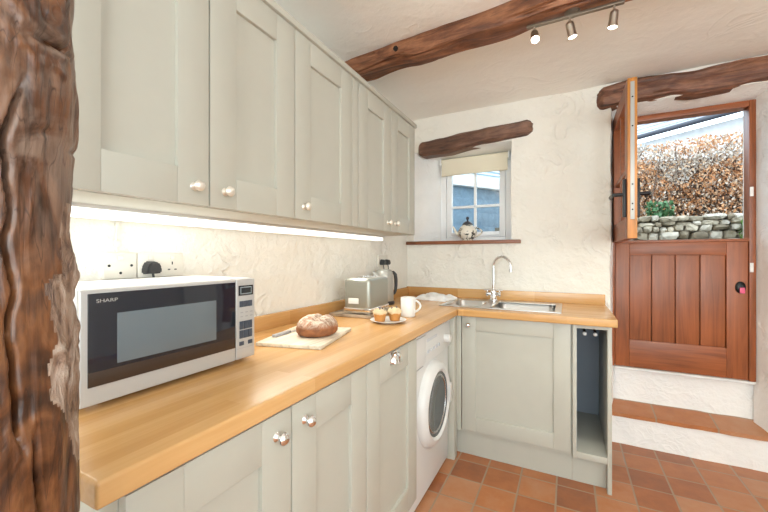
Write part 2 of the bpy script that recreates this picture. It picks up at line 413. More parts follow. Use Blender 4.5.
# step and threshold under the door
mb = MB(); b2 = rough_quads([[(.2, 2.80, -.01), (1.3, 2.80, -.01), (1.3, 2.80, .19), (.2, 2.80, .19)], [(.27, 2.955, .2), (1.06, 2.955, .2), (1.06, 2.955, .468), (.27, 2.955, .468)], [(.27, 2.955, .468), (1.06, 2.955, .468), (1.06, 3.10, .47), (.27, 3.10, .47)]], .006, .03, 5)
mb.add(b2); mb.box(.3, 1.02, 2.98, 3.1, .0, .45)
o = mb.build('floor_step', M['reveal'], ang=60); tag(o, 'whitewashed step risers below the stable door', 'step', kind='structure')
mb = MB(); b2 = bmesh.new()
bmesh.ops.create_grid(b2, x_segments=40, y_segments=8, size=1)
for v in b2.verts:
    x = .2 + (v.co.x + 1) / 2 * 1.1; t = (v.co.y + 1) / 2
    v.co = V((x, 2.785 + t * .18 + .006 * fbm(V((x * 7, 0, 1))) * (1 - t), .205 + t * .035 + .003 * fbm(V((x * 9, t * 2, 4)))))
r = bmesh.ops.extrude_face_region(b2, geom=b2.faces[:])
bmesh.ops.translate(b2, vec=(0, 0, -.024), verts=[v for v in r['geom'] if isinstance(v, bmesh.types.BMVert)])
bmesh.ops.recalc_face_normals(b2, faces=b2.faces[:])
mb.add(b2); t_ = mb.build('tread', M['treadtile'], o); t_['label'] = 'terracotta tiled tread'
mb = MB(); mb.box(.29, 1.0, 2.90, 3.0, .462, .478, .004); t_ = mb.build('threshold', M['render'], o)
# ------------------------------------------------------------------ window
wn = thing('window_1', (-.68, 3.0, 1.345), 'small white cottage window above the sill with four panes', 'window', kind='structure')
fx0, fx1, fz0, fz1 = -.985, -.385, 1.34, 2.065
mb = MB()
for a in ((fx0, fx0 + .055, fz0, fz1), (fx1 - .055, fx1, fz0, fz1), (fx0 + .055, fx1 - .055, fz0, fz0 + .045), (fx0 + .055, fx1 - .055, fz1 - .06, fz1)):
    mb.box(a[0], a[1], 3.0, 3.06, a[2], a[3], .006)
mb.build('window_frame', M['upvc'], wn)
sx0, sx1, sz0, sz1 = fx0 + .058, fx1 - .058, fz0 + .047, fz1 - .063
mb = MB()
for a in ((sx0, sx0 + .045, sz0, sz1), (sx1 - .045, sx1, sz0, sz1), (sx0 + .045, sx1 - .045, sz0, sz0 + .045), (sx0 + .045, sx1 - .045, sz1 - .045, sz1)):
    mb.box(a[0], a[1], 3.005, 3.05, a[2], a[3], .005)
xm, zm = (sx0 + sx1) / 2, 1.345 + .30
mb.box(xm - .010, xm + .010, 3.012, 3.045, sz0 + .045, sz1 - .045, .004); mb.box(sx0 + .045, sx1 - .045, 3.012, 3.045, zm - .010, zm + .010, .004)
mb.build('casement', M['upvc'], wn)
mb = MB(); mb.box(sx0 + .04, sx1 - .04, 3.026, 3.030, sz0 + .04, sz1 - .04); mb.build('pane', M['glass'], wn)
mb = MB(); mb.box(xm + .12, xm + .15, 2.99, 3.004, sz0 + .01, sz0 + .03, .004); mb.box(xm + .10, xm + .20, 2.98, 2.99, sz0 + .014, sz0 + .026, .004); mb.build('window_catch', M['upvc'], wn)
mb = MB()
b2 = bmesh.new(); bmesh.ops.create_cube(b2, size=1)
mb.box(-1.185, -.296, 2.715, 3.0, 1.322, 1.349, .005)
o = mb.build('trim_1', M['sill']); tag(o, 'dark wooden window sill board under the small window', 'window sill', kind='structure')
bl = thing('roller_blind', (-.68, 2.975, 1.93), 'rolled up cream fabric blind across the top of the window', 'blind')
mb = MB(); mb.cyl((-.955, 2.965, 2.03), (-.41, 2.965, 2.03), .024); mb.build('blind_roll', M['blind'], bl)
mb = MB(); mb.box(-.95, -.415, 2.938, 2.941, 1.915, 2.035); mb.box(-.95, -.415, 2.933, 2.946, 1.905, 1.925, .004); mb.build('blind_fabric', M['blind'], bl)
for x in (-.965, -.41):
    mb = MB(); mb.box(x, x + .01, 2.93, 3.0, 2.0, 2.055, .003); mb.build('blind_bracket', M['upvc'], bl)
# ------------------------------------------------------------------ stable door
dr = thing('door_1', (.64, 2.95, .478), 'red hardwood stable door with its glazed upper half open inwards', 'door', kind='structure')
fr = MB()
fr.box(.262, .292, 2.905, 2.985, .478, 2.165, .004); fr.box(.972, 1.003, 2.905, 2.985, .478, 2.165, .004)
frame = fr.build('door_frame', M['redwood'], dr)
fr = MB(); fr.box(.292, .972, 2.905, 2.985, 2.128, 2.165, .004); fr.build('head_rail', M['redwoodX'], frame)
mb = MB()
for z in (1.615, 1.161): mb.box(.974, .990, 2.899, 2.906, z - .028, z + .028, .002)
mb.build('lock_keep', M['plate'], frame)
# lower leaf
lx0, lx1, lz0, lz1, ly = .295, .970, .482, 1.318, 2.912
px0, px1, pz0, pz1 = .375, .872, .665, 1.236
mb = MB()
mb.box(lx0, px0, ly, ly + .045, lz0, lz1, .003); mb.box(px1, lx1, ly, ly + .045, lz0, lz1, .003)
n = 4; w = (px1 - px0) / n
for i in range(n): mb.box(px0 + i * w + .0022, px0 + (i + 1) * w - .0022, ly + .010, ly + .03, pz0 - .01, pz1 + .01, .005, 2)
mb.box(px0 - .005, px1 + .005, ly + .028, ly + .042, pz0 - .005, pz1 + .005)
leaf = mb.build('lower_leaf', M['redwood'], dr)
mb = MB(); mb.box(px0, px1, ly, ly + .045, lz0, pz0, .003); mb.box(px0, px1, ly, ly + .045, pz1, lz1, .003); mb.box(lx0 - .004, lx1 + .004, ly - .006, ly + .05, lz1, lz1 + .018, .004)
mb.build('leaf_rail', M['redwoodX'], leaf)
mb = MB(); mb.lathe([(0, -.012), (.017, -.012), (.024, -.006), (.024, 0)], (.934, ly, 1.04), (0, 1, 0), 24, fn=lambda c: V((c.x, c.y * 1.5, c.z)))
lk = mb.build('door_lock', M['iron'], leaf)
mb = MB(); mb.box(.926, .950, ly - .022, ly - .012, 1.005, 1.040, .004); mb.build('key_fob', M['pink'], lk)
# upper leaf, standing open at a right angle
ux0, ux1, uy0, uy1, uz0, uz1 = .278, .322, 2.225, 2.900, 1.322, 2.150
mb = MB()
mb.box(ux0, ux1, uy0 + .003, uy0 + .09, uz0, uz1, .003); mb.box(ux0, ux1, uy1 - .09, uy1, uz0, uz1, .003)
up = mb.build('upper_leaf', M['redwood'], dr)
mb = MB(); mb.box(ux0, ux1, uy0 + .09, uy1 - .09, uz0, uz0 + .11, .003); mb.box(ux0, ux1, uy0 + .09, uy1 - .09, uz1 - .09, uz1, .003)
mb.box(ux0 + .008, ux1 - .008, uy0 + .09, uy1 - .09, 1.68, 1.705, .003); mb.box(ux0 + .008, ux1 - .008, (uy0 + uy1) / 2 - .012, (uy0 + uy1) / 2 + .012, uz0 + .11, uz1 - .09, .003)
mb.build('leaf_rail', M['redwoodY'], up)
mb = MB(); mb.box(.298, .302, uy0 + .085, uy1 - .085, uz0 + .105, uz1 - .085); mb.build('leaf_pane', M['glass'], up)
mb = MB(); mb.box(ux0 + .001, ux1 - .001, uy0, uy0 + .004, uz0, uz1, .001); q = mb.build('leaf_edge', M['orange'], up); q['label'] = 'golden lacquered lock edge'
mb = MB(); mb.box(.291, .309, uy0 - .004, uy0 + .001, 1.42, 2.13, .001); q = mb.build('lock_strip', M['zinc'], up); q['label'] = 'long steel lock strip'
mb = MB()
for z in (1.47, 1.50, 1.60, 1.90, 2.05): mb.cyl((.300, uy0 - .006, z), (.300, uy0 - .003, z), .004, seg=10)
mb.build('lock_screw', M['iron'], up)
for s in (-1, 1):
    xf = ux0 if s < 0 else ux1
    mb = MB(); mb.box(min(xf, xf + s * .015), max(xf, xf + s * .015), uy0 + .025, uy0 + .06, 1.435, 1.635, .003)
    mb.cyl((xf, uy0 + .042, 1.555), (xf + s * .058, uy0 + .042, 1.555), .010, seg=14)
    mb.tube([(xf + s * .056, uy0 + .036, 1.555), (xf + s * .060, uy0 + .07, 1.555), (xf + s * .060, uy0 + .15, 1.555)], .009)
    q = mb.build('lever_handle', M['iron'], up); q['label'] = 'black lever handle on its plate'
# ------------------------------------------------------------------ old timbers
def beam_mesh(p0, p1, hw, hh, seed, step=.012, bow=.012, taper=None, T=None, rough=1.0):
    """Hewn beam from p0 to p1 (along X): rounded-rectangle section, wavering and split by noise."""
    b = bmesh.new(); L = p1[0] - p0[0]; n = int(L / step); K = 44; rings = []
    sd = V((seed * 13.1, seed * 7.7, seed * 3.3))
    for i in range(n + 1):
        t = i / n; x = p0[0] + L * t
        cy = p0[1] + (p1[1] - p0[1]) * t; cz = p0[2] + (p1[2] - p0[2]) * t
        cz += bow * fbm(V((x * 2.2, 0, 0)) + sd, 3); cy += bow * .5 * fbm(V((x * 2.2, 9, 0)) + sd, 3)
        k = 1.0
        if taper:
            e = min(t * L, (1 - t) * L) if taper == 'both' else t * L
            k = min(1, .30 + .70 * math.sqrt(min(1, e / .045)))
        hs = 1 + .16 * fbm(V((x * 3.1, 3, 2)) + sd, 3)
        ring = []
        for j in range(K):
            a = 2 * PI * j / K; ca, sa = math.cos(a), math.sin(a); e = .48
            y = hw * math.copysign(abs(ca) ** e, ca); z = hh * hs * math.copysign(abs(sa) ** e, sa)
            d = V((0, ca, sa))
            q = V((x * 1.6, ca * 2.2, sa * 2.2)) + sd
            r = .010 * fbm(q * 1.4, 3) + .007 * fbm(V((x * 2.2, ca * 7, sa * 7)) + sd, 4) - .006 * max(0, .25 - abs(fbm(V((x * 1.1, ca * 4, sa * 4)) + sd * 2, 2))) * 3
            ring.append(b.verts.new(V((x, cy + y * k, cz + z * k)) + d * r * rough))
        rings.append(ring)
    for a, c in zip(rings, rings[1:]):
        for j in range(K): b.faces.new((a[j], a[(j + 1) % K], c[(j + 1) % K], c[j]))
    b.faces.new(rings[0]); b.faces.new(rings[-1])
    bmesh.ops.recalc_face_normals(b, faces=b.faces[:])
    return b
bmn = thing('ceiling_beam', (.4, 1.72, 2.30), 'long rough-hewn brown oak beam crossing the ceiling above the wall cabinets', 'beam')
mb = MB(); mb.add(beam_mesh((-1.17, 1.808, 2.325), (2.15, 1.51, 2.325), .068, .062, 1)); mb.build('timber', M['beam'], bmn, ang=75)
mb = MB(); mb.cyl((-.80, 1.695, 2.318), (-.80, 1.72, 2.318), .013, seg=16)
mb.build('peg_hole', M['hole'], bmn)
mb = MB(); mb.add(beam_mesh((-1.10, 2.80, 2.105), (-.206, 2.80, 2.150), .075, .058, 4, taper='both', bow=.016))
o = mb.build('window_lintel', M['lintel'], origin=(-.66, 2.80, 2.1), ang=75); tag(o, 'short dark oak lintel set in the plaster above the small window', 'lintel')
mb = MB(); mb.add(beam_mesh((.165, 2.80, 2.268), (1.30, 2.80, 2.272), .085, .074, 9, taper='one', bow=.030))
o = mb.build('door_lintel', M['dlintel'], origin=(.7, 2.80, 2.27), ang=75); tag(o, 'long knotted oak lintel set in the plaster over the stable door', 'lintel')
# foreground post
PX, PY, PR = -.545, .1125, .096
def post_mesh():
    b = bmesh.new(); K = 320; rings = []
    zs = [0, .2, .4, .6, .75] + [.85 + .0042 * i for i in range(176)] + [1.62, 1.75, 1.9, 2.1, 2.36]
    # wavering outline of the wany edge: (height, swelling)
    prof = [(0, .009), (.9, .009), (.96, .009), (1.06, .008), (1.19, .001), (1.25, -.004), (1.32, .001), (1.36, .006), (1.41, .007), (1.46, .006), (1.53, .006), (3, .005)]
    for z in zs:
        ring = []
        for (za, ra), (zb_, rb) in zip(prof, prof[1:]):
            if za <= z <= zb_: sw = ra + (rb - ra) * (z - za) / (zb_ - za)
        cr1 = math.radians(15 + 9 * fbm(V((0, 0, z * 8)), 3)); cr2 = math.radians(25 + 3 * fbm(V((4, 0, z * 9)), 3)); cr3 = math.radians(62 + 6 * fbm(V((8, 0, z * 9)), 3))
        cl = lambda q: max(0, min(1, q))
        w1 = cl((1.40 - z) * 18) * cl((z - 1.04) * 14); w2 = cl((1.07 - z) * 14); w3 = cl((z - 1.27) * 18) * cl((1.41 - z) * 18)
        for j in range(K):
            a = 2 * PI * j / K - PI; ca, sa = math.cos(a), math.sin(a)
            sq = (abs(ca) ** 4 + abs(sa) ** 4) ** -.25; r = PR * (.55 + .45 * sq) * .96 + sw
            r += .005 * fbm(V((ca * 1.6, sa * 1.6, z * 7)) + V((2, 5, 1)), 3) + .0022 * fbm(V((ca * 6, sa * 6, z * 9)), 4) + .0007 * fbm(V((ca * 22, sa * 22, z * 30)), 3)
            # swirl of ridges round the burl near the top
            d = math.hypot((a - .55) * PR, (z - 1.475) * .8)
            if d < .07: r += .0022 * math.sin(d * 420 + 3 * fbm(V((a * 6, z * 40, 2)), 2)) * (1 - d / .07)
            # flaking ridge of old sapwood
            bz = math.exp(-((a - .85) / .30) ** 2) * cl((1.285 - z) * 20) * cl((z - 1.03) * 14)
            r += bz * (.0005 + .006 * max(0, fbm(V((ca * 16, sa * 16, z * 30)), 4)))
            for cr, wd, w, dp in ((cr1, .016, w1, .026), (cr2, .015, w2, .024), (cr3, .014, w3, .007)):
                if w > 0: r -= dp * w * math.exp(-((a - cr) / wd) ** 2)
            # knot hole and short checks across the grain
            for zk, ak, sz, sl_a, dp in ((1.490, .40, .009, .10, .016), (1.441, .56, .004, .26, .010), (1.446, .95, .004, .14, .006), (1.352, .50, .003, .10, .005), (1.345, 1.0, .003, .22, .004), (1.18, 1.0, .004, .14, .005)):
                d2 = ((z - zk - .012 * (a - ak)) / sz) ** 2 + ((a - ak) / sl_a) ** 2
                if d2 < 7: r -= dp * math.exp(-d2)
            ring.append(b.verts.new((PX + r * ca, PY + r * sa, z)))
        rings.append(ring)
    for a, c in zip(rings, rings[1:]):
        for j in range(K):
            f = b.faces.new((a[j], a[(j + 1) % K], c[(j + 1) % K], c[j]))
            zc = (a[j].co.z + c[j].co.z) / 2; an = math.atan2(a[j].co.y - PY, a[j].co.x - PX)
            lim = .56 + .14 * fbm(V((1, 2, zc * 16)), 3) + max(0, (zc - 1.20) * 5 + .25 * fbm(V((an * 5, 9, zc * 9)), 2)) + max(0, (1.10 - zc) * 3.2)
            if lim < an < 2.2 and 1.0 < zc < 1.285: f.material_index = 1
    return b
mb = MB(); mb.add(post_mesh())
o = mb.build('timber_post', [M['post'], M['bark']], origin=(PX, PY, 0), ang=80); tag(o, 'thick rough dark brown oak post standing at the end of the worktop', 'post')
# ------------------------------------------------------------------ cabinets
def shaker(name, T, w, h, parent, mat=None, st=.085, t=.02):
    mb = MB(T)
    g = .0022
    mb.box(g, st, 0, t, 0, h, .0018); mb.box(w - st, w - g, 0, t, 0, h, .0018)
    mb.box(st, w - st, 0, t, 0, st, .0018); mb.box(st, w - st, 0, t, h - st, h, .0018)
    mb.box(st - .006, w - st + .006, .0115, t - .002, st - .006, h - st + .006)
    return mb.build(name, mat or M['cab'], parent)
def knob(T, x, z, parent, mat, k=1.0, name='knob'):
    mb = MB(T)
    pr = [(0, .030), (.007, .0295), (.0125, .026), (.0145, .021), (.0125, .016), (.007, .013), (.0055, .006), (.010, .002), (.0115, 0)]
    mb.lathe([(r * k, zz * k) for r, zz in pr], (x, 0, z), (0, -1, 0), 24)
    return mb.build(name, mat, parent)
XF = -.60      # base fronts, wall run
DZ0, DZ1 = .142, .862
XU = -.86; UZ0, UZ1 = 1.364, 2.038
def base_unit(name, y0, y1, doors, label):
    c = thing(name, (-.9, (y0 + y1) / 2, 0), label, 'cabinet')
    mb = MB(); x0, x1 = XL + .012, XF - .021
    mb.box(x0, x1, y0 + .001, y0 + .018, .12, .869); mb.box(x0, x1, y1 - .018, y1 - .001, .12, .869); mb.box(x0, x1, y0 + .018, y1 - .018, .12, .138)
    mb.box(x0, x0 + .01, y0 + .018, y1 - .018, .138, .869); mb.box(x0, x1, y0 + .018, y1 - .018, .845, .869)
    mb.build('carcass', M['cab'], c)
    mb = MB(); mb.box(-.66, -.645, y0 + .001, y1 - .001, 0, .119); mb.build('plinth', M['cab'], c)
    for i, (a, b_, kind) in enumerate(doors):
        T = face_left(a, DZ0, XF); d = shaker('door', T, b_ - a, DZ1 - DZ0, c, st=.096)
        if kind == 'R': knob(T, b_ - a - .050, .667, d, M['chrome'], 1.05, 'door_knob')
        elif kind == 'L': knob(T, .050, .667, d, M['chrome'], 1.05, 'door_knob')
        elif kind == 'cup':
            mb = MB(T); prof = []
            b2 = bmesh.new(); cx, cz = (b_ - a) / 2 - .005, .692
            R_, D_ = .042, .026; g = []
            for ii in range(17):
                th = PI * ii / 16; row = []
                for jj in range(9):
                    ph = PI / 2 * jj / 8
                    row.append(b2.verts.new((cx + R_ * math.cos(th) * (1 - .12 * math.sin(ph)), -D_ * math.sin(ph) * math.sin(th) ** .5 if th not in (0, PI) else 0, cz - .018 + .040 * math.sin(th) * math.cos(ph))))
                g.append(row)
            for ii in range(16):
                for jj in range(8): b2.faces.new((g[ii][jj], g[ii + 1][jj], g[ii + 1][jj + 1], g[ii][jj + 1]))
            bmesh.ops.remove_doubles(b2, verts=b2.verts[:], dist=.0004)
            bmesh.ops.solidify(b2, geom=b2.faces[:], thickness=.002)
            bmesh.ops.recalc_face_normals(b2, faces=b2.faces[:])
            mb.add(b2); mb.box(cx - .046, cx + .046, -.003, 0, cz - .022, cz + .026, .001)
            mb.build('cup_pull', M['chrome'], d)
    return c
base_unit('base_cabinet', .305, 1.048, [(.305, .678, 'R'), (.678, 1.048, 'L')], 'grey two-door base cabinet with round chrome knobs under the microwave worktop')
base_unit('base_cabinet', 1.048, 1.499, [(1.048, 1.498, 'cup')], 'grey single-door base cabinet with a chrome cup pull, left of the washing machine')
# corner post panel between the washing machine and the sink run
mb = MB(); mb.box(-.640, -.604, 2.112, 2.172, 0, .869, .002); mb.box(-1.15, -.640, 2.112, 2.130, 0, .869)
o = mb.build('filler_panel', M['cab'], origin=(-.62, 2.14, 0)); tag(o, 'narrow grey filler panel between the washing machine and the sink cabinet', 'panel')
# sink cabinet
YS = 2.17
sc_ = thing('sink_cabinet', (-.28, 2.45, 0), 'grey single-door cabinet under the sink', 'cabinet')
mb = MB(); y0, y1 = YS + .021, YW - .012
mb.box(-.598, -.58, y0, y1, .15, .72); mb.box(.006, .024, y0, y1, .15, .72); mb.box(-.58, .006, y0, y1, .15, .168); mb.box(-.58, .006, y1 - .01, y1, .168, .70)
mb.box(-.598, .024, y0, y0 + .018, .72, .869); mb.box(-.604, -.578, YS, y0, .165, .866, .0015); mb.build('carcass', M['cab'], sc_)
mb = MB(); mb.box(-.63, .0245, 2.222, 2.238, 0, .150); mb.build('plinth', M['cab'], sc_)
T = face_back(-.575, .172, YS); d = shaker('door', T, .594, .692, sc_); knob(T, .042, .640, d, M['chrome'], .95, 'door_knob')
# open end unit
ou = thing('open_shelf_unit', (.11, 2.45, 0), 'narrow open-fronted grey tall niche unit at the end of the sink run', 'cabinet')
mb = MB(); mb.box(.026, .046, YS, y1, .152, .869, .0015); mb.box(.046, .186, YS, y1, .152, .186, .0015); mb.box(.046, .186, YS, YS + .02, .846, .869)
mb.build('carcass', M['cab'], ou)
mb = MB(); mb.box(.186, .206, YS - .002, y1, 0, .869, .0015); mb.build('end_panel', M['cab'], ou)
mb = MB(); mb.box(.0255, .1855, 2.222, 2.238, 0, .150); mb.build('plinth', M['cab'], ou)
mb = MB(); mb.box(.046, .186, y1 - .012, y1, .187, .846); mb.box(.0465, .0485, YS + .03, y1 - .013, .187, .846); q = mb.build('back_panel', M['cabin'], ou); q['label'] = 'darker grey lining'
rl = thing('towel_rail', (.11, 2.5, .8), 'black two-armed pull-out towel rail with white tips hanging in the open niche', 'towel rail')
for x in (.085, .135):
    mb = MB(); mb.tube([(x, y1 - .014, .822), (x, 2.35, .822), (x, 2.235, .816), (x, 2.225, .812)], .007); a_ = mb.build('rail_arm', M['iron'], rl)
    mb = MB(); mb.lathe([(0, .010), (.006, .009), (.010, .004), (.010, -.004), (.006, -.009), (0, -.010)], (x, 2.219, .810), (0, -1, 0), 16); mb.build('rail_tip', M['enamel'], a_)
mb = MB(); mb.box(.070, .150, 2.55, 2.62, .829, .8455, .003); mb.build('rail_mount', M['iron'], rl)
# wall cabinets
def wall_unit(y0, y1, doors, label, filler=None):
    c = thing('wall_cabinet', (-1.02, (y0 + y1) / 2, UZ0), label, 'cabinet')
    mb = MB(); mb.box(XL + .008, XU - .021, y0 + .0005, y1 - .0005, UZ0 - .002, UZ1, .001)
    if filler: mb.box(XU - .021, XU - .001, filler[0] + .002, filler[1] - .002, UZ0, UZ1, .001)
    mb.build('carcass', M['cab'], c)
    for a, b_, kind in doors:
        T = face_left(a, UZ0, XU); d = shaker('door', T, b_ - a, UZ1 - UZ0, c, st=.089)
        knob(T, (b_ - a - .044) if kind == 'R' else .050, .047, d, M['pewter'], 1.0, 'door_knob')
wall_unit(.305, .988, [(.305, .647, 'R'), (.647, .988, 'L')], 'large grey two-door wall cabinet above the microwave')
wall_unit(.988, 1.427, [(.988, 1.370, 'L')], 'grey single-door wall cabinet in the middle of the row', (1.37, 1.427))
wall_unit(1.427, 2.115, [(1.427, 1.771, 'R'), (1.771, 2.112, 'L')], 'grey two-door wall cabinet at the window end of the row')
mb = MB(); mb.box(XL + .012, XU + .010, .300, 2.122, UZ1 + .002, UZ1 + .026, .003)
o = mb.build('cabinet_cornice', M['cab'], origin=(-1, 1.2, UZ1)); tag(o, 'long grey cornice board along the top of the wall cabinets', 'trim')
ld = thing('strip_light', (-1.13, 1.2, 1.34), 'bright white linear strip light fixed beneath the wall cabinets', 'light')
mb = MB(); mb.box(-1.140, -1.075, .330, 2.11, 1.352, 1.3622); mb.build('light_housing', M['alu'], ld)
mb = MB(); mb.box(-1.133, -1.082, .335, 2.105, 1.330, 1.352, .004); mb.build('light_diffuser', M['led'], ld)
# worktop
wk = thing('worktop', (-.6, 1.6, CT), 'L-shaped oak stave worktop running under the window and round to the sink', 'worktop')
# back run, cut for the sink
sxa, sxb, sya, syb = -.735, -.028, 2.215, 2.675
cut = (sxa + .012, sxb - .012, sya + .012, syb - .012)
mb = MB(); mb.box(XL + .008, -.588, .263, cut[2], .870, CT, .006, 3); mb.box(XL + .008, cut[0], cut[2] - .008, YW - .006, .8701, CT - .0001); mb.box(cut[0] - .001, -.588, cut[3], YW - .006, .8701, CT - .0001)
mb.build('worktop_slab', M['oakY'], wk)
mb = MB(); mb.box(-.5875, .226, 2.118, cut[2], .870, CT, .006, 3); mb.box(-.5875, .226, cut[3], YW - .006, .870, CT, .003)
mb.box(cut[1], .226, cut[2] - .006, cut[3] + .003, .870, CT - .0002, .0)
mb.build('worktop_slab', M['oakX'], wk)
mb = MB(); mb.box(XL + .006, XL + .026, .275, YW - .026, CT, CT + .062, .002); mb.build('upstand', M['oakY'], wk)
mb = MB(); mb.box(XL + .006, .222, YW - .026, YW - .006, CT, CT + .068, .002); mb.build('upstand', M['oakX'], wk)
# ------------------------------------------------------------------ sink, tap, cloth
sk = thing('kitchen_sink', (-.38, 2.45, CT), 'stainless steel one and a half bowl sink let into the oak worktop', 'sink')
def bowl(x0, x1, y0, y1, zt, dep, r=.045):
    b = bmesh.new(); rings = []
    def rr(x0, x1, y0, y1, r, z, k=6):
        pts = []
        for cx, cy, a0 in ((x1 - r, y1 - r, 0), (x0 + r, y1 - r, PI / 2), (x0 + r, y0 + r, PI), (x1 - r, y0 + r, 1.5 * PI)):
            for i in range(k + 1): pts.append((cx + r * math.cos(a0 + PI / 2 * i / k), cy + r * math.sin(a0 + PI / 2 * i / k), z))
        return [b.verts.new(p) for p in pts]
    for ins, z in ((0, zt), (.004, zt - .006), (.008, zt - dep + .03), (.018, zt - dep + .008), (.04, zt - dep)):
        rings.append(rr(x0 + ins, x1 - ins, y0 + ins, y1 - ins, max(.012, r - ins * .3), z))
    for a, c in zip(rings, rings[1:]):
        for i in range(len(a)): b.faces.new((a[i], c[i], c[(i + 1) % len(a)], a[(i + 1) % len(a)]))
    b.faces.new(rings[-1][::-1])
    bmesh.ops.recalc_face_normals(b, faces=b.faces[:])
    for f in b.faces: f.normal_flip()
    bmesh.ops.solidify(b, geom=b.faces[:], thickness=.0012)
    return b
zr = CT + .004
B1 = (-.70, -.49, 2.26, 2.57); B2 = (-.42, -.062, 2.25, 2.60)
mb = MB()
xs = [sxa, B1[0], B1[1], B2[0], B2[1], sxb]
mb.box(sxa, sxb, sya, B2[2] + .004, CT + .0005, zr, .0015); mb.box(sxa, sxb, B1[3], syb, CT + .0005, zr, .0015)
mb.box(sxa, B1[0], B2[2], B1[3] + .01, CT + .0005, zr); mb.box(B1[1], B2[0], B2[2], B1[3] + .01, CT + .0005, zr); mb.box(B2[1], sxb, B2[2], B1[3] + .01, CT + .0005, zr)
mb.build('sink_rim', M['steel'], sk)
mb = MB(); mb.add(bowl(*B1, zr, .11)); mb.build('half_bowl', M['steel'], sk)
mb = MB(); mb.add(bowl(*B2, zr, .16)); mb.cyl((-.24, 2.42, CT - .155), (-.24, 2.42, CT - .152), .035); mb.build('main_bowl', M['steel'], sk)
tp = thing('mixer_tap', (-.466, 2.625, zr), 'tall chrome swan-neck mixer tap standing behind the sink bowls', 'tap')
tx, ty = -.466, 2.625
mb = MB(); mb.lathe([(0, 0), (.030, 0), (.030, .006), (.024, .012), (.020, .04), (.022, .06), (.018, .075), (.013, .085), (0, .086)], (tx, ty, zr), seg=28); mb.build('tap_body', M['chrome'], tp)
pts = [(tx, ty, zr + .08 + .165 * i / 6) for i in range(7)]
R_ = .065; dxn = V((.93, -.36, 0))
for i in range(1, 17):
    a = PI * 1.02 * i / 16; k = R_ * (1 - math.cos(a))
    pts.append((tx + dxn.x * k, ty + dxn.y * k, zr + .245 + R_ * math.sin(a)))
pts.append((pts[-1][0] + dxn.x * .002, pts[-1][1], pts[-1][2] - .03))
mb = MB(); mb.tube(pts, .0095, 14); mb.lathe([(0, 0), (.012, 0), (.012, .018), (0, .018)], (pts[-1][0], pts[-1][1], pts[-1][2] - .004), seg=16); mb.build('spout', M['chrome'], tp)
for s in (-1, 1):
    mb = MB(); mb.cyl((tx, ty, zr + .045), (tx + s * .036, ty - .004, zr + .047), .012, seg=16); mb.cyl((tx + s * .036, ty - .004, zr + .047), (tx + s * .05, ty - .004, zr + .048), .015, seg=16, bev=.002)
    mb.cyl((tx + s * .043, ty - .004, zr + .03), (tx + s * .043, ty - .004, zr + .075), .0065, seg=12); mb.cyl((tx + s * .043 - .022, ty - .004, zr + .075), (tx + s * .043 + .022, ty - .004, zr + .075), .006, seg=12)
    mb.build('tap_handle', M['chrome'], tp)
# folded cloth
b2 = bmesh.new(); nx, ny = 44, 34; g = []
for j in range(ny + 1):
    row = []
    for i in range(nx + 1):
        u, v = i / nx, j / ny
        x = (u - .5) * .25; y = (v - .5) * .20
        e = min(u, 1 - u, v, 1 - v)
        z = .005 + min(1, e * 6) ** .6 * (.022 + .020 * fbm(V((u * 2.6, v * 2.6, 3)), 2) + .016 * abs(noise.noise(V((u * 5 + v * 3, v * 3, 8)))))
        x += .012 * fbm(V((u * 3, v * 3, 11))); y += .014 * fbm(V((u * 3, v * 3, 17)))
        row.append(b2.verts.new((x, y, max(.003, z))))
    g.append(row)
for j in range(ny):
    for i in range(nx): b2.faces.new((g[j][i], g[j][i + 1], g[j + 1][i + 1], g[j + 1][i]))
r = bmesh.ops.extrude_face_region(b2, geom=b2.faces[:])
for v in [v for v in r['geom'] if isinstance(v, bmesh.types.BMVert)]: v.co.z = .0
bmesh.ops.recalc_face_normals(b2, faces=b2.faces[:])
mb = MB(Tz(-.865, 2.545, CT, -.2)); mb.add(b2); o = mb.build('dish_cloth', M['cloth'], origin=(-.865, 2.545, CT), ang=80); tag(o, 'crumpled white dish cloth lying beside the sink', 'cloth')
# ------------------------------------------------------------------ teapot on the sill
tz = 1.3495; tpx, tpy = -.695, 2.80
pt = thing('teapot', (tpx, tpy, tz), 'cream floral teapot with a dark lid knob on the window sill', 'teapot')
mb = MB(); mb.lathe([(0, 0), (.042, 0), (.044, .006), (.040, .010), (.058, .024), (.072, .05), (.073, .075), (.060, .103), (.043, .118), (.040, .124), (.036, .122), (0, .12)], (tpx, tpy, tz), seg=36); mb.build('pot_body', M['teapot'], pt)
mb = MB(); mb.lathe([(.041, .122), (.043, .126), (.036, .138), (.020, .150), (.010, .155), (0, .156)], (tpx, tpy, tz), seg=32)
lid = mb.build('pot_lid', M['potdark'], pt)
mb = MB(); mb.lathe([(0, .153), (.007, .156), (.006, .163), (.012, .172), (.012, .180), (.006, .188), (0, .189)], (tpx, tpy, tz), seg=20); mb.build('lid_knob', M['potdark'], lid)
mb = MB(); mb.tube([(tpx - .055, tpy - .01, tz + .045), (tpx - .085, tpy - .012, tz + .06), (tpx - .098, tpy - .014, tz + .09), (tpx - .112, tpy - .016, tz + .112)], [.018, .013, .009, .007], 14); mb.build('pot_spout', M['teapot'], pt)
mb = MB(); mb.tube([(tpx + .058 + .052 * math.sin(PI * i / 12), tpy + .008, tz + .105 - .075 * i / 12) for i in range(13)], .0065, 10); mb.build('pot_handle', M['teapot'], pt)
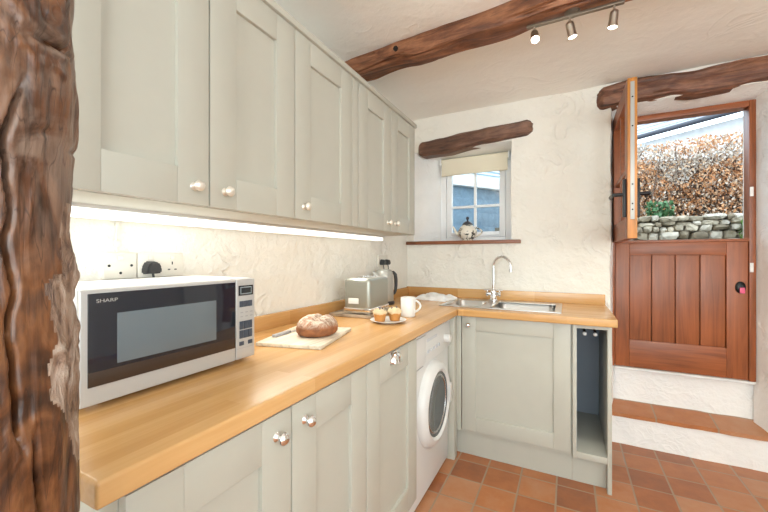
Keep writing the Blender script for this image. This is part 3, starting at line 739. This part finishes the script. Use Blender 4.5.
# ------------------------------------------------------------------ washing machine
WX, WY0, WY1, WT = -.640, 1.506, 2.106, .850
wm = thing('washing_machine', (-.90, 1.80, 0), 'white front-loading washing machine under the worktop', 'washing machine')
mb = MB(); mb.box(-1.16, WX, WY0, WY1, .022, WT, .008)
for x in (-1.1, -.70):
    for y in (WY0 + .06, WY1 - .06): mb.cyl((x, y, 0), (x, y, .03), .018, seg=14)
mb.build('machine_body', M['enamel'], wm)
mb = MB(); mb.box(WX - .004, WX + .012, WY0 + .004, WY1 - .004, .690, .846, .006); cp = mb.build('control_panel', M['enamel'], wm)
mb = MB(); mb.box(WX + .010, WX + .019, WY0 + .012, WY0 + .17, .698, .838, .005); mb.build('soap_drawer', M['enamel'], wm)
mb = MB(); mb.lathe([(0, .034), (.018, .034), (.022, .030), (.024, .0), (.034, 0)][::-1], (WX + .012, WY1 - .105, .757), (1, 0, 0), 28); mb.build('program_dial', M['enamel'], cp)
for i in range(5):
    mb = MB(); mb.cyl((WX + .012, 1.72 + i * .042, .745), (WX + .017, 1.72 + i * .042, .745), .009, seg=14); mb.build('panel_button', M['printgrey'], cp)
mb = MB(); mb.box(WX + .0115, WX + .0130, 1.70, 1.86, .795, .810); mb.build('printed_strip', M['printgrey'], cp)
mb = MB(); mb.box(WX - .001, WX + .003, WY0 + .004, WY0 + .17, .679, .688); mb.build('drawer_gap', M['grey'], wm)
dy_, dz_ = 1.815, .452
mb = MB(); mb.lathe([(.160, .010), (.165, .034), (.178, .044), (.198, .040), (.216, .022), (.220, 0), (.217, 0)], (WX, dy_, dz_), (1, 0, 0), 56)
dd = mb.build('porthole_door', M['enamel'], wm)
mb = MB(); mb.lathe([(0, .012), (.07, .016), (.13, .026), (.164, .034)], (WX, dy_, dz_), (1, 0, 0), 48); q = mb.build('porthole_glass', M['porthole'], dd)
mb = MB(); mb.lathe([(.138, .0285), (.141, .0325), (.147, .0325), (.150, .030)], (WX, dy_, dz_), (1, 0, 0), 48); mb.build('glass_ring', M['drum'], dd)
mb = MB(); mb.box(WX + .040, WX + .050, dy_ + .165, dy_ + .200, dz_ - .055, dz_ + .055, .008); mb.build('door_grip', M['enamel'], dd)
# ------------------------------------------------------------------ microwave
MX, MY0, MY1, MZ0, MZ1 = -.862, .355, .808, .922, 1.163
mw = thing('microwave_oven', (-1.0, .58, CT), 'silver microwave oven with a black glass door on the worktop', 'microwave')
mb = MB(); mb.box(-1.155, MX - .012, MY0, MY1, MZ0, MZ1, .006, 3)
for x in (-1.1, -.92):
    for y in (MY0 + .05, MY1 - .05): mb.cyl((x, y, CT), (x, y, MZ0 + .003), .014, seg=14)
mb.build('casing', M['whitecase'], mw)
dyb = .735
mb = MB(); mb.box(MX - .0115, MX, MY0 + .002, dyb - .001, MZ0 + .002, MZ1 - .002, .004, 3); md = mb.build('oven_door', M['silver'], mw)
T = face_left(0, 0, MX)
mb = MB(); mb.box(MX - .004, MX + .0015, MY0 + .016, dyb - .003, .962, MZ1 - .010, .001); mb.build('door_glass', M['blackglass'], md)
mb = MB(); mb.box(MX + .0012, MX + .0022, MY0 + .016, dyb - .003, .962, .992, .0004); mb.build('bronze_band', M['brownband'], md)
mb = MB(); mb.box(MX + .0012, MX + .0019, .424, .668, 1.000, 1.108, .0004); mb.build('viewing_window', M['mesh'], md)
def text_mesh(txt, size, T, name, mat, parent, sx=1.0):
    cu = bpy.data.curves.new('t', 'FONT'); cu.body = txt; cu.size = size; cu.extrude = .0003; cu.align_x = 'LEFT'
    to = bpy.data.objects.new('t', cu); C.objects.link(to)
    me = bpy.data.meshes.new_from_object(to); bpy.data.objects.remove(to)
    b = bmesh.new(); b.from_mesh(me); bpy.data.meshes.remove(me)
    b.transform(Matrix.Diagonal((sx, 1, 1, 1)))
    mb = MB(); mb.add(b, T); return mb.build(name, mat, parent, smooth=False)
TX = Matrix(((0, 0, 1, MX + .0018), (1, 0, 0, .385), (0, 1, 0, 1.1335), (0, 0, 0, 1)))
text_mesh('SHARP', .0108, TX, 'brand_lettering', M['print'], md, 1.25)
mb = MB(); mb.box(MX - .0115, MX, dyb + .001, MY1 - .002, MZ0 + .002, MZ1 - .002, .004, 3); pn = mb.build('control_panel', M['silver'], mw)
pa, pb = dyb + .012, MY1 - .013
mb = MB(); mb.box(MX, MX + .0012, pa - .003, pb + .003, 1.112, 1.142, .0004); q = mb.build('display', M['lcd'], pn)
mb = MB(); mb.box(MX + .0012, MX + .0016, pa + .003, pb - .003, 1.116, 1.138); mb.build('display_border', M['digits'], q)
mb = MB(); mb.box(MX + .0016, MX + .0022, pa + .006, pb - .006, 1.119, 1.135); mb.build('display_glass', M['lcd'], q)
for z0, z1 in ((1.078, 1.096), (1.012, 1.036), (.985, 1.009)):
    for k in range(3):
        w = (pb - pa) / 3; mb = MB(); mb.box(MX, MX + .0022, pa + k * w + .0008, pa + (k + 1) * w - .0008, z0, z1, .0008); mb.build('key_button', M['navy'], pn)
for k in range(2):
    mb = MB(); mb.box(MX, MX + .0022, pa + k * (pb - pa - .016), pa + k * (pb - pa - .016) + .016, .964, .976, .0008); mb.build('key_button', M['navy'], pn)
mb = MB()
for k in range(6): mb.box(MX, MX + .0005, pa + .004 + (k % 3) * .018, pa + .014 + (k % 3) * .018, 1.048 + (k // 3) * .012, 1.051 + (k // 3) * .012)
mb.build('panel_print', M['grey'], pn)
mb = MB(); mb.box(MX - .001, MX + .0008, dyb + .003, MY1 - .004, .9555, .9565); mb.build('panel_groove', M['grey'], pn)
# ------------------------------------------------------------------ sockets on the wall
def socket_plate(y0, y1, z0, z1, name, label, gang):
    s = thing(name, (XL, (y0 + y1) / 2, z0), label, 'socket')
    mb = MB(); mb.box(XL - .002, XL + .011, y0, y1, z0, z1, .003); mb.build('face_plate', M['ivory'], s)
    cy = (y0 + y1) / 2; cz = (z0 + z1) / 2; xf = XL + .011
    if gang == 1:
        for dy2, dz2 in ((-.030, 0), (.030, 0), (0, -.022)):
            mb = MB(); mb.cyl((xf - .003, cy + dy2, cz + dz2), (xf + .0004, cy + dy2, cz + dz2), .004, seg=14); mb.build('pin_slot', M['pinhole'], s)
    else:
        for c in (y0 + (y1 - y0) * .26, y0 + (y1 - y0) * .74):
            mb = MB(); mb.box(xf - .003, xf + .0004, c - .002, c + .002, cz + .000, cz + .010); mb.build('pin_slot', M['pinhole'], s)
            for q in (-.011, .011):
                mb = MB(); mb.box(xf - .003, xf + .0004, c + q - .004, c + q + .004, cz - .018, cz - .014); mb.build('pin_slot', M['pinhole'], s)
    for c in ((cy,) if gang == 1 else (y0 + (y1 - y0) * .26, y0 + (y1 - y0) * .74)):
        mb = MB(); mb.box(xf, xf + .004, c - .008, c + .008, z1 - .022, z1 - .009, .002); mb.build('switch_rocker', M['ivory'], s)
    return s
socket_plate(.545, .635, 1.163, 1.240, 'wall_socket', 'ivory single-gang socket on the wall behind the left half of the microwave', 1)
socket_plate(.638, .784, 1.163, 1.240, 'wall_socket', 'ivory double socket with one black plug, on the wall behind the microwave', 2)
socket_plate(2.222, 2.368, 1.150, 1.236, 'wall_socket', 'double socket holding two black plugs above the kettle', 2)
def plug(y, z, label, w=.026, name='power_plug'):
    p = thing(name, (XL + .011, y, z), label, 'plug', )
    mb = MB(); x0 = XL + .0115; b_ = [(-w, -.017), (w, -.017), (w, .004), (w * .6, .024), (-w * .6, .024), (-w, .004)]
    bm2 = bmesh.new()
    f0 = [bm2.verts.new((x0, y + a, z + c)) for a, c in b_]; f1 = [bm2.verts.new((x0 + .032, y + a * .82, z + c * .82)) for a, c in b_]
    bm2.faces.new(f0[::-1]); bm2.faces.new(f1)
    for i in range(6): bm2.faces.new((f0[i], f0[(i + 1) % 6], f1[(i + 1) % 6], f1[i]))
    bmesh.ops.recalc_face_normals(bm2, faces=bm2.faces[:]); bmesh.ops.bevel(bm2, geom=bm2.edges[:], offset=.004, segments=2, affect='EDGES')
    mb.add(bm2); mb.build('plug_body', M['plug'], p)
    return p
p = plug(.672, 1.190, 'black plug in the double socket behind the microwave')
mb = MB(); mb.tube([(XL + .030, .672, 1.175), (XL + .032, .675, 1.155), (XL + .028, .68, 1.10), (XL + .02, .68, 1.02), (XL + .024, .66, .985)], .0035, 8); mb.build('cord', M['plug'], p)
for i, (y, lab) in enumerate(((2.260, 'black plug nearer the wall cabinets in the socket above the kettle'), (2.332, 'black plug nearer the window in the socket above the kettle'))):
    p = plug(y, 1.182, lab)
    mb = MB(); mb.tube([(XL + .030, y, 1.168), (XL + .034, y, 1.14), (XL + .034, y - .02, 1.06), (XL + .032, y - .05, 1.0)], .0035, 8); mb.build('cord', M['plug'], p)
lc = thing('light_cable', (XL, .583, 1.24), 'thin white cable clipped to the wall between the strip light and the socket', 'cable')
mb = MB(); mb.tube([(XL + .006, .583, 1.242), (XL + .005, .581, 1.28), (XL + .007, .583, 1.345), (XL + .03, .583, 1.358)], .003, 8); mb.build('cable', M['ivory'], lc)
mb = MB(); mb.box(XL + .0, XL + .014, .575, .592, 1.258, 1.276, .003); mb.build('cable_clip', M['ivory'], lc); mb = MB(); mb.box(XL + .0, XL + .010, .578, .590, 1.318, 1.328, .002); mb.build('cable_clip', M['ivory'], lc)
# ------------------------------------------------------------------ things on the worktop
BT = Tz(-.905, 1.115, CT, math.radians(14))
mb = MB(BT); mb.box(-.125, .125, -.165, .165, .0005, .013, .003); o = mb.build('bread_board', M['board'], origin=(-.905, 1.115, CT)); tag(o, 'pale wooden bread board under the loaf', 'board')
lo_ = (-.872, 1.130, CT + .0135)
def lump(c):
    s = 1 + .05 * fbm(c * 22 + V((1, 2, 3)), 3); d = math.hypot(c.x, c.y)
    z = c.z + .006 * fbm(V((c.x * 40, c.y * 40, 1)), 3) * min(1, c.z / .03)
    z -= .010 * math.exp(-((c.x - .012 + c.y * .3) / .010) ** 2) * (1 if d < .06 else 0) * min(1, c.z / .05)
    return V((c.x * s * .97, c.y * s * 1.05, max(0, z)))
prof = [(0, 0), (.058, 0), (.072, .006), (.080, .018), (.081, .030), (.077, .044), (.068, .057), (.052, .068), (.032, .074), (.014, .076), (0, .0765)]
pp = []
for (r0, z0), (r1, z1) in zip(prof, prof[1:]):
    for k in range(4): pp.append((r0 + (r1 - r0) * k / 4, z0 + (z1 - z0) * k / 4))
pp.append(prof[-1])
mb = MB(); mb.lathe(pp, lo_, seg=72, fn=lump); o = mb.build('bread_loaf', M['bread'], origin=lo_, ang=80); tag(o, 'round floury crusty loaf on the pale board', 'bread')
KT = BT @ Tz(-.085, .012, .0135, math.radians(-10))
kn = thing('bread_knife', KT.translation, 'steel bread knife lying on the board beside the loaf', 'knife')
mb = MB(KT); mb.prism([(-.011, .0), (.011, .0), (.011, .10), (.002, .125), (-.011, .115)], .0, .002); mb.build('blade', M['steel'], kn)
mb = MB(KT); mb.box(-.009, .009, -.095, -.0005, 0, .010, .003); mb.build('knife_handle', M['grey'], kn)
# tray and toaster
TT = Tz(-1.02, 1.745, CT, math.radians(3))
mb = MB(TT); mb.box(-.125, .125, -.165, .165, .0005, .010, .003); mb.box(-.125, -.119, -.165, .165, .009, .015, .002); mb.box(.119, .125, -.165, .165, .009, .015, .002); mb.box(-.119, .119, -.165, -.159, .009, .015, .002); mb.box(-.119, .119, .159, .165, .009, .015, .002)
o = mb.build('serving_tray', M['tray'], origin=(-1.02, 1.745, CT)); tag(o, 'flat brown speckled tray under the toaster', 'tray')
to = thing('toaster', (-1.0, 1.75, CT + .0105), 'sage grey two-slice toaster standing on the tray', 'toaster')
TO = Tz(-1.0, 1.75, CT + .0105, math.radians(3))
mb = MB(TO); mb.box(-.078, .078, -.125, .125, .018, .190, .022, 4); tb = mb.build('toaster_body', M['toaster'], to)
mb = MB(TO); mb.box(-.080, .080, -.127, .127, .006, .034, .006)
for x in (-.06, .06):
    for y in (-.10, .10): mb.cyl((x, y, 0), (x, y, .01), .010, seg=12)
mb.build('chrome_base', M['chrome'], to)
for s in (-1, 1):
    mb = MB(TO); mb.box(s * .030 - .014, s * .030 + .014, -.085, .085, .1895, .1915, .0008); sl = mb.build('bread_slot', M['pinhole'], to)
mb = MB(TO)
for s in (-1, 1):
    for e in (-1, 1): mb.box(s * .030 - .017, s * .030 + .017, e * .087 - .002, e * .087 + .002, .189, .194, .001)
    for e in (-1, 1): mb.box(s * .030 + e * .016 - .0015, s * .030 + e * .016 + .0015, -.087, .087, .189, .194, .001)
mb.build('slot_rim', M['chrome'], to)
mb = MB(TO); mb.box(-.050, .012, -.1285, -.1245, .055, .085, .002); q = mb.build('name_plate', M['plate'], to); q['label'] = 'pale blank badge on the end face'
# kettle
kx, ky = -1.088, 2.13
ke = thing('kettle', (kx, ky, CT), 'tall brushed silver kettle with a dark handle behind the toaster', 'kettle')
mb = MB(); mb.lathe([(0, 0), (.068, 0), (.070, .006), (.070, .018), (.064, .022), (0, .022)], (kx, ky, CT), seg=36); mb.build('kettle_base', M['plug'], ke)
mb = MB(); mb.lathe([(0, .023), (.062, .023), (.064, .028), (.063, .08), (.060, .17), (.057, .212), (.052, .218), (0, .218)], (kx, ky, CT), seg=40); kb = mb.build('kettle_body', M['kettle'], ke)
mb = MB(); mb.lathe([(.052, .219), (.050, .226), (.036, .231), (.012, .233), (0, .2335)], (kx, ky, CT), seg=32); mb.build('kettle_lid', M['kettle'], ke)
mb = MB(); hx = V((.62, .78, 0)).normalized()
mb.tube([(kx + hx.x * r, ky + hx.y * r, CT + z) for r, z in ((.050, .208), (.068, .210), (.083, .195), (.088, .16), (.088, .12), (.084, .085), (.076, .068), (.064, .064))], [.010, .011, .012, .012, .011, .010, .009, .009], 12); mb.build('kettle_handle', M['plug'], ke)
mb = MB(); mb.tube([(kx - hx.x * .048, ky - hx.y * .048, CT + .175), (kx - hx.x * .066, ky - hx.y * .066, CT + .195), (kx - hx.x * .080, ky - hx.y * .080, CT + .214)], [.022, .018, .011], 14); mb.build('kettle_spout', M['kettle'], ke)
# plate, muffins, mug
plx, ply = -.772, 1.555
mb = MB(); mb.lathe([(0, .0005), (.050, .0005), (.052, .003), (.070, .006), (.086, .012), (.088, .0135), (.085, .0145), (.068, .009), (.052, .006), (0, .006)], (plx, ply, CT), seg=48)
o = mb.build('side_plate', M['china'], origin=(plx, ply, CT)); tag(o, 'small white china plate holding two muffins', 'plate')
def muffin(x, y, seed, label):
    z0 = CT + .0065; t = thing('muffin', (x, y, z0), label, 'muffin', 'muffins on the white plate')
    mb = MB(); mb.lathe([(0, 0), (.0225, 0), (.024, .002), (.0295, .036), (.0285, .037), (0, .037)], (x, y, z0), seg=48, fn=lambda c: V((c.x * (1 + .025 * math.cos(24 * math.atan2(c.y, c.x))), c.y * (1 + .025 * math.cos(24 * math.atan2(c.y, c.x))), c.z)))
    mb.build('muffin_case', M['case'], t)
    def lf(c):
        k = 1 + .10 * fbm(c * 60 + V((seed, 0, 0)), 3); return V((c.x * k, c.y * k, c.z + .004 * fbm(c * 80 + V((seed, 4, 0)), 3)))
    mb = MB(); mb.lathe([(.027, .034), (.033, .038), (.034, .044), (.030, .052), (.020, .060), (.010, .063), (0, .064)], (x, y, z0), seg=40, fn=lf); tpm = mb.build('muffin_top', M['muffintop'], t, ang=80)
    rnd = random.Random(seed)
    for k in range(7):
        a = rnd.uniform(0, 6.28); r = rnd.uniform(.004, .024); zz = .0645 - .5 * r * r / .02
        bm2 = bmesh.new(); bmesh.ops.create_icosphere(bm2, subdivisions=2, radius=.0055); mb = MB(Matrix.Translation((x + r * math.cos(a), y + r * math.sin(a), z0 + zz))); mb.add(bm2); mb.build('berry', M['berry'], tpm)
muffin(-.800, 1.522, 3, 'blueberry muffin on the plate, nearer the loaf')
muffin(-.748, 1.578, 8, 'blueberry muffin on the plate, nearer the mug')
mx_, my_ = -.750, 1.748
mg = thing('mug', (mx_, my_, CT), 'plain white mug beside the plate of muffins', 'mug')
mb = MB(); mb.lathe([(0, .0005), (.034, .0005), (.037, .004), (.0385, .02), (.0395, .100), (.0385, .102), (.0365, .100), (.0355, .012), (0, .008)], (mx_, my_, CT), seg=40); mb.build('mug_body', M['china'], mg)
hd = V((.82, .57, 0)).normalized()
mb = MB(); mb.tube([(mx_ + hd.x * (.037 + .030 * math.sin(PI * i / 12) ** .7), my_ + hd.y * (.037 + .030 * math.sin(PI * i / 12) ** .7), CT + .085 - .062 * i / 12) for i in range(13)], .0055, 10); mb.build('mug_handle', M['china'], mg)
# ------------------------------------------------------------------ spotlights
sl_ = thing('spotlight_bar', (.0, 1.71, 2.25), 'satin nickel ceiling bar carrying three lit spotlights beside the beam', 'spotlight')
mb = MB(); mb.box(-.16, .205, 1.701, 1.719, 2.240, 2.252, .003); mb.cyl((.02, 1.71, 2.250), (.02, 1.71, 2.285), .030, seg=28, bev=.003); mb.build('light_bar', M['bronze'], sl_)
SP = [(-.128, V((.10, -.55, -.80))), (.010, V((.22, .12, -1))), (.170, V((-.10, .10, -1)))]
for x, d in SP:
    d = d.normalized(); p = V((x, 1.71, 2.242)); k = p + V((0, 0, -.030))
    mb = MB(); mb.cyl(p, k, .004, seg=12); mb.lathe([(0, -.008), (.008, -.004), (.008, .004), (0, .008)], k, seg=12); st = mb.build('spot_stem', M['nickel'], sl_)
    a = k - d * .010
    mb = MB(); mb.lathe([(0, 0), (.010, 0), (.015, .005), (.0165, .016), (.0175, .058), (.019, .061), (.019, .065), (.016, .065), (.0155, .059), (0, .057)], a, d, 28); q = mb.build('spot_head', M['nickel'], sl_)
    mb = MB(); mb.lathe([(0, .0635), (.010, .063), (.0155, .061)], a, d, 24); mb.build('spot_bulb', M['bulb'], q)
    L = bpy.data.lights.new('spot_beam', 'SPOT'); L.energy = 12; L.color = (1, .96, .84); L.spot_size = math.radians(100); L.spot_blend = .6; L.shadow_soft_size = .02
    lo2 = bpy.data.objects.new('spot_beam', L); C.objects.link(lo2); lo2.location = a + d * .085; lo2.rotation_euler = d.to_track_quat('-Z', 'Y').to_euler()
# ------------------------------------------------------------------ outside
mb = MB(); mb.box(-6, 8, 3.16, 12, .20, .30); o = mb.build('ground_outside', M['mud']); tag(o, 'damp ground outside the door', 'ground', kind='structure')
# rubble wall
rnd = random.Random(3)
mb = MB()
z = .30; row = 0
while z < 1.60:
    h = rnd.uniform(.045, .085); x = -.6 + rnd.uniform(-.1, 0)
    while x < 3.4:
        w = rnd.uniform(.05, .15); b2 = bmesh.new(); bmesh.ops.create_icosphere(b2, subdivisions=2, radius=1)
        sd = V((rnd.random() * 50, rnd.random() * 50, rnd.random() * 50))
        for v in b2.verts:
            c = v.co; c = V([math.copysign(abs(q) ** .62, q) for q in c]) * (1 + .22 * fbm(c * .9 + sd, 3)); v.co = V((c.x * w * .53, c.y * .13, c.z * h * .55))
        k = rnd.randrange(4)
        for f in b2.faces: f.material_index = k; f.smooth = False
        mb.add(b2, Matrix.Translation((x + w / 2, 4.30 + rnd.uniform(-.02, .02), z + h / 2 + rnd.uniform(-.01, .01))) @ Matrix.Rotation(rnd.uniform(-.12, .12), 4, 'Y')); x += w * .97
    z += h * .92
mb.box(-.6, 3.4, 4.32, 4.75, .3, 1.60, 0, midx=3)
o = mb.build('rubble_wall', M['stones'], origin=(1.4, 4.4, .3), ang=30); tag(o, 'low rubble stone garden wall seen over the lower half of the door', 'garden wall')
mb = MB(); mb.box(-.8, 3.6, 4.60, 5.6, .3, 1.58); o = mb.build('ground_bank', M['mud']); tag(o, 'earth bank behind the garden wall', 'ground', kind='structure')
# hedge of dry copper leaves
hg = thing('beech_hedge', (1.4, 4.9, 1.7), 'clipped hedge of dry copper leaves above the stone wall', 'hedge')
rnd = random.Random(11); b2 = bmesh.new()
for k in range(30000):
    x = rnd.uniform(-.1, 3.1); zt = 2.40 + .03 * x + .07 * fbm(V((x * 1.5, 0, 2)), 2); z = 1.60 + (zt - 1.60) * rnd.random() ** .9
    yf = 4.62 + .07 * fbm(V((x * 2.5, z * 2.5, 6)), 3); y = yf + rnd.random() ** 2 * .55
    c = V((x, y, z)); s = rnd.uniform(.010, .022)
    R = Matrix.Rotation(rnd.uniform(0, 6.28), 3, 'Z') @ Matrix.Rotation(rnd.uniform(-1.2, 1.2), 3, 'X') @ Matrix.Rotation(rnd.uniform(-1, 1), 3, 'Y')
    vs = [b2.verts.new(c + R @ V(q)) for q in ((0, 0, -s), (s * .55, 0, 0), (0, s * .2, s), (-s * .55, 0, 0))]
    f = b2.faces.new(vs)
    hgt = (z - 1.60) / .82 + .28 * fbm(V((x * 2.2, 3, z * 2.2)), 2)
    f.material_index = (rnd.choice((3, 4, 4, 5, 2)) if hgt > .62 and hgt < .92 else rnd.choice((0, 0, 1, 2, 2, 3, 4)))
mb = MB(); mb.add(b2); mb.build('foliage', M['leaf'], hg, smooth=False)
mb = MB()
for k in range(150):
    x = rnd.uniform(0, 3.0); y = rnd.uniform(4.66, 5.1); mb.tube([(x, y, 1.58), (x + rnd.uniform(-.1, .1), y + rnd.uniform(-.1, .1), 2.0), (x + rnd.uniform(-.25, .25), y + rnd.uniform(-.15, .15), 2.36)], [.009, .006, .003], 5)
mb.box(0, 3.1, 5.02, 5.08, 1.58, 2.30)
mb.build('stems', M['twig'], hg)
def tuft(name, x, y, z, rx, rz, n, mat, label, cat, seed):
    rnd = random.Random(seed); b2 = bmesh.new()
    for k in range(n):
        a = rnd.uniform(0, 6.28); c = V((x + rx * rnd.uniform(-1, 1), y + rnd.uniform(-.05, .05), z + rz * rnd.random()))
        s = rnd.uniform(.014, .032); R = Matrix.Rotation(a, 3, 'Z') @ Matrix.Rotation(rnd.uniform(-1.2, 1.2), 3, 'X')
        b2.faces.new([b2.verts.new(c + R @ V(q)) for q in ((0, 0, -s), (s * .6, 0, 0), (0, s * .2, s), (-s * .6, 0, 0))])
    mb = MB(); mb.add(b2); o = mb.build(name, mat, origin=(x, y, z), smooth=False); tag(o, label, cat)
tuft('ivy_plant', .83, 4.46, 1.60, .11, .17, 240, M['green'][0], 'dark green ivy clump at the hedge foot near the open door leaf', 'plant', 5)
tuft('wall_fern', 1.42, 4.14, 1.38, .08, .16, 200, M['green'][1], 'bright green clump growing from the stone wall near the door jamb', 'plant', 6)
# white outbuilding with slate roof beyond the hedge
ct = thing('outbuilding', (2.0, 6.6, .3), 'white outbuilding with a slate roof and dark gutter beyond the hedge', 'building')
BTm = Tz(1.9, 7.30, 0, math.radians(-37))
mb = MB(BTm); mb.box(-4.2, 2.0, 0, 3, .3, 3.26); mb.build('wall', M['render'], ct)
mb = MB(BTm)
sl = math.radians(35)
for r in range(14):
    for c in range(26):
        x = -4.3 + c * .25 + (r % 2) * .125; T2 = Matrix.Translation((0, -.22, 3.30)) @ Matrix.Rotation(sl, 4, 'X') @ Matrix.Translation((x, r * .20, .012)) @ Matrix.Rotation(-.05, 4, 'X')
        mb.box(.003, .247, -.02, .24, 0, .012, T=T2)
mb.build('roof', M['slate'], ct)
mb = MB(BTm); mb.cyl((-4.3, -.25, 3.30), (2.2, -.25, 3.30), .04, seg=14); mb.build('gutter', M['gutter'], ct)
# boarded shed seen through the small window
sh = thing('boarded_shed', (-1.6, 4.6, .3), 'blue-grey boarded shed with a pale roof edge outside the small window', 'building')
STm = Tz(-1.14, 5.0, 0, math.radians(55))
mb = MB(STm)
for k in range(10):
    zz = .3 + k * .19; mb.box(-2.0, 1.3, 0, .02, 0, .20, .002, T=Matrix.Translation((0, -.004, zz)) @ Matrix.Rotation(.085, 4, 'X'))
mb.box(-2.0, 1.3, .03, 1.8, .3, 2.0)
mb.build('boards', M['board_blue'], sh)
mb = MB(STm); mb.box(-2.05, 1.35, -.10, -.02, 2.165, 2.295, .006); mb.build('fascia', M['render'], sh)
mb = MB(STm); mb.box(-2.05, 1.35, -.08, 2.0, 0, .03, T=Matrix.Translation((0, 0, 2.29)) @ Matrix.Rotation(.5, 4, 'X'))
for k in range(7): mb.box(-2.05, 1.35, .20 + k * .26, .22 + k * .26, .03, .05, T=Matrix.Translation((0, 0, 2.29)) @ Matrix.Rotation(.5, 4, 'X'))
mb.build('roof', M['board_pale'], sh)
for pre, grp in (('wall_cabinet', 'wall cabinets in the row'), ('base_cabinet', 'base cabinets under the worktop'), ('wall_socket', 'sockets along the plaster wall'), ('power_plug', 'plugs in the wall sockets')):
    for o in C.objects:
        if o.name.split('.')[0] == pre: o['group'] = grp
# ------------------------------------------------------------------ light
def area(name, loc, target, sx, sy, e, col):
    L = bpy.data.lights.new(name, 'AREA'); L.shape = 'RECTANGLE'; L.size = sx; L.size_y = sy; L.energy = e; L.color = col
    o = bpy.data.objects.new(name, L); C.objects.link(o); o.location = loc
    o.rotation_euler = (V(target) - V(loc)).to_track_quat('-Z', 'Y').to_euler(); return o
a_ = area('strip_glow', (-1.105, 1.22, 1.328), (-.70, 1.22, .75), 1.74, .035, 6.0, (1, .96, .86)); a_.data.spread = 1.9
a_.rotation_euler = Matrix((V((0, 1, 0)), V((.58, 0, -.815)).cross(V((0, 1, 0))) * -1, V((-.58, 0, .815)))).transposed().to_euler()
area('added_fill_right', (XR + .05, -.8, 1.4), (0, -.8, 4.2), 2.1, .8, 40, (.91, .965, .935))  # fill light added out of view, tilted up to brighten the ceiling
area('added_fill_front', (.5, YF - .05, 1.38), (.5, 0, 4.6), 2.1, .9, 106, (.91, .965, .935))  # unseen fill added behind the camera, aimed upward so the ceiling lifts
w = bpy.data.worlds.new('World'); bpy.context.scene.world = w; w.use_nodes = True
bg = w.node_tree.nodes['Background']; bg.inputs[0].default_value = (.76, .89, 1.0, 1); bg.inputs[1].default_value = 4.2
# ------------------------------------------------------------------ camera
f = 358.0; th = math.atan(183 / f)
cam = bpy.data.cameras.new('camera'); cam.sensor_width = 36; cam.lens = f / 768 * 36; cam.clip_start = .02
co = bpy.data.objects.new('camera', cam); C.objects.link(co); co.location = (0, 0, 1.23); co.rotation_euler = (PI / 2, 0, th)
S = bpy.context.scene; S.camera = co
S.view_settings.view_transform = 'Standard'; S.view_settings.look = 'None'; S.view_settings.gamma = 1; S.view_settings.exposure = 0
S.view_settings.use_curve_mapping = False
S.cycles.max_bounces = 10; S.cycles.diffuse_bounces = 6
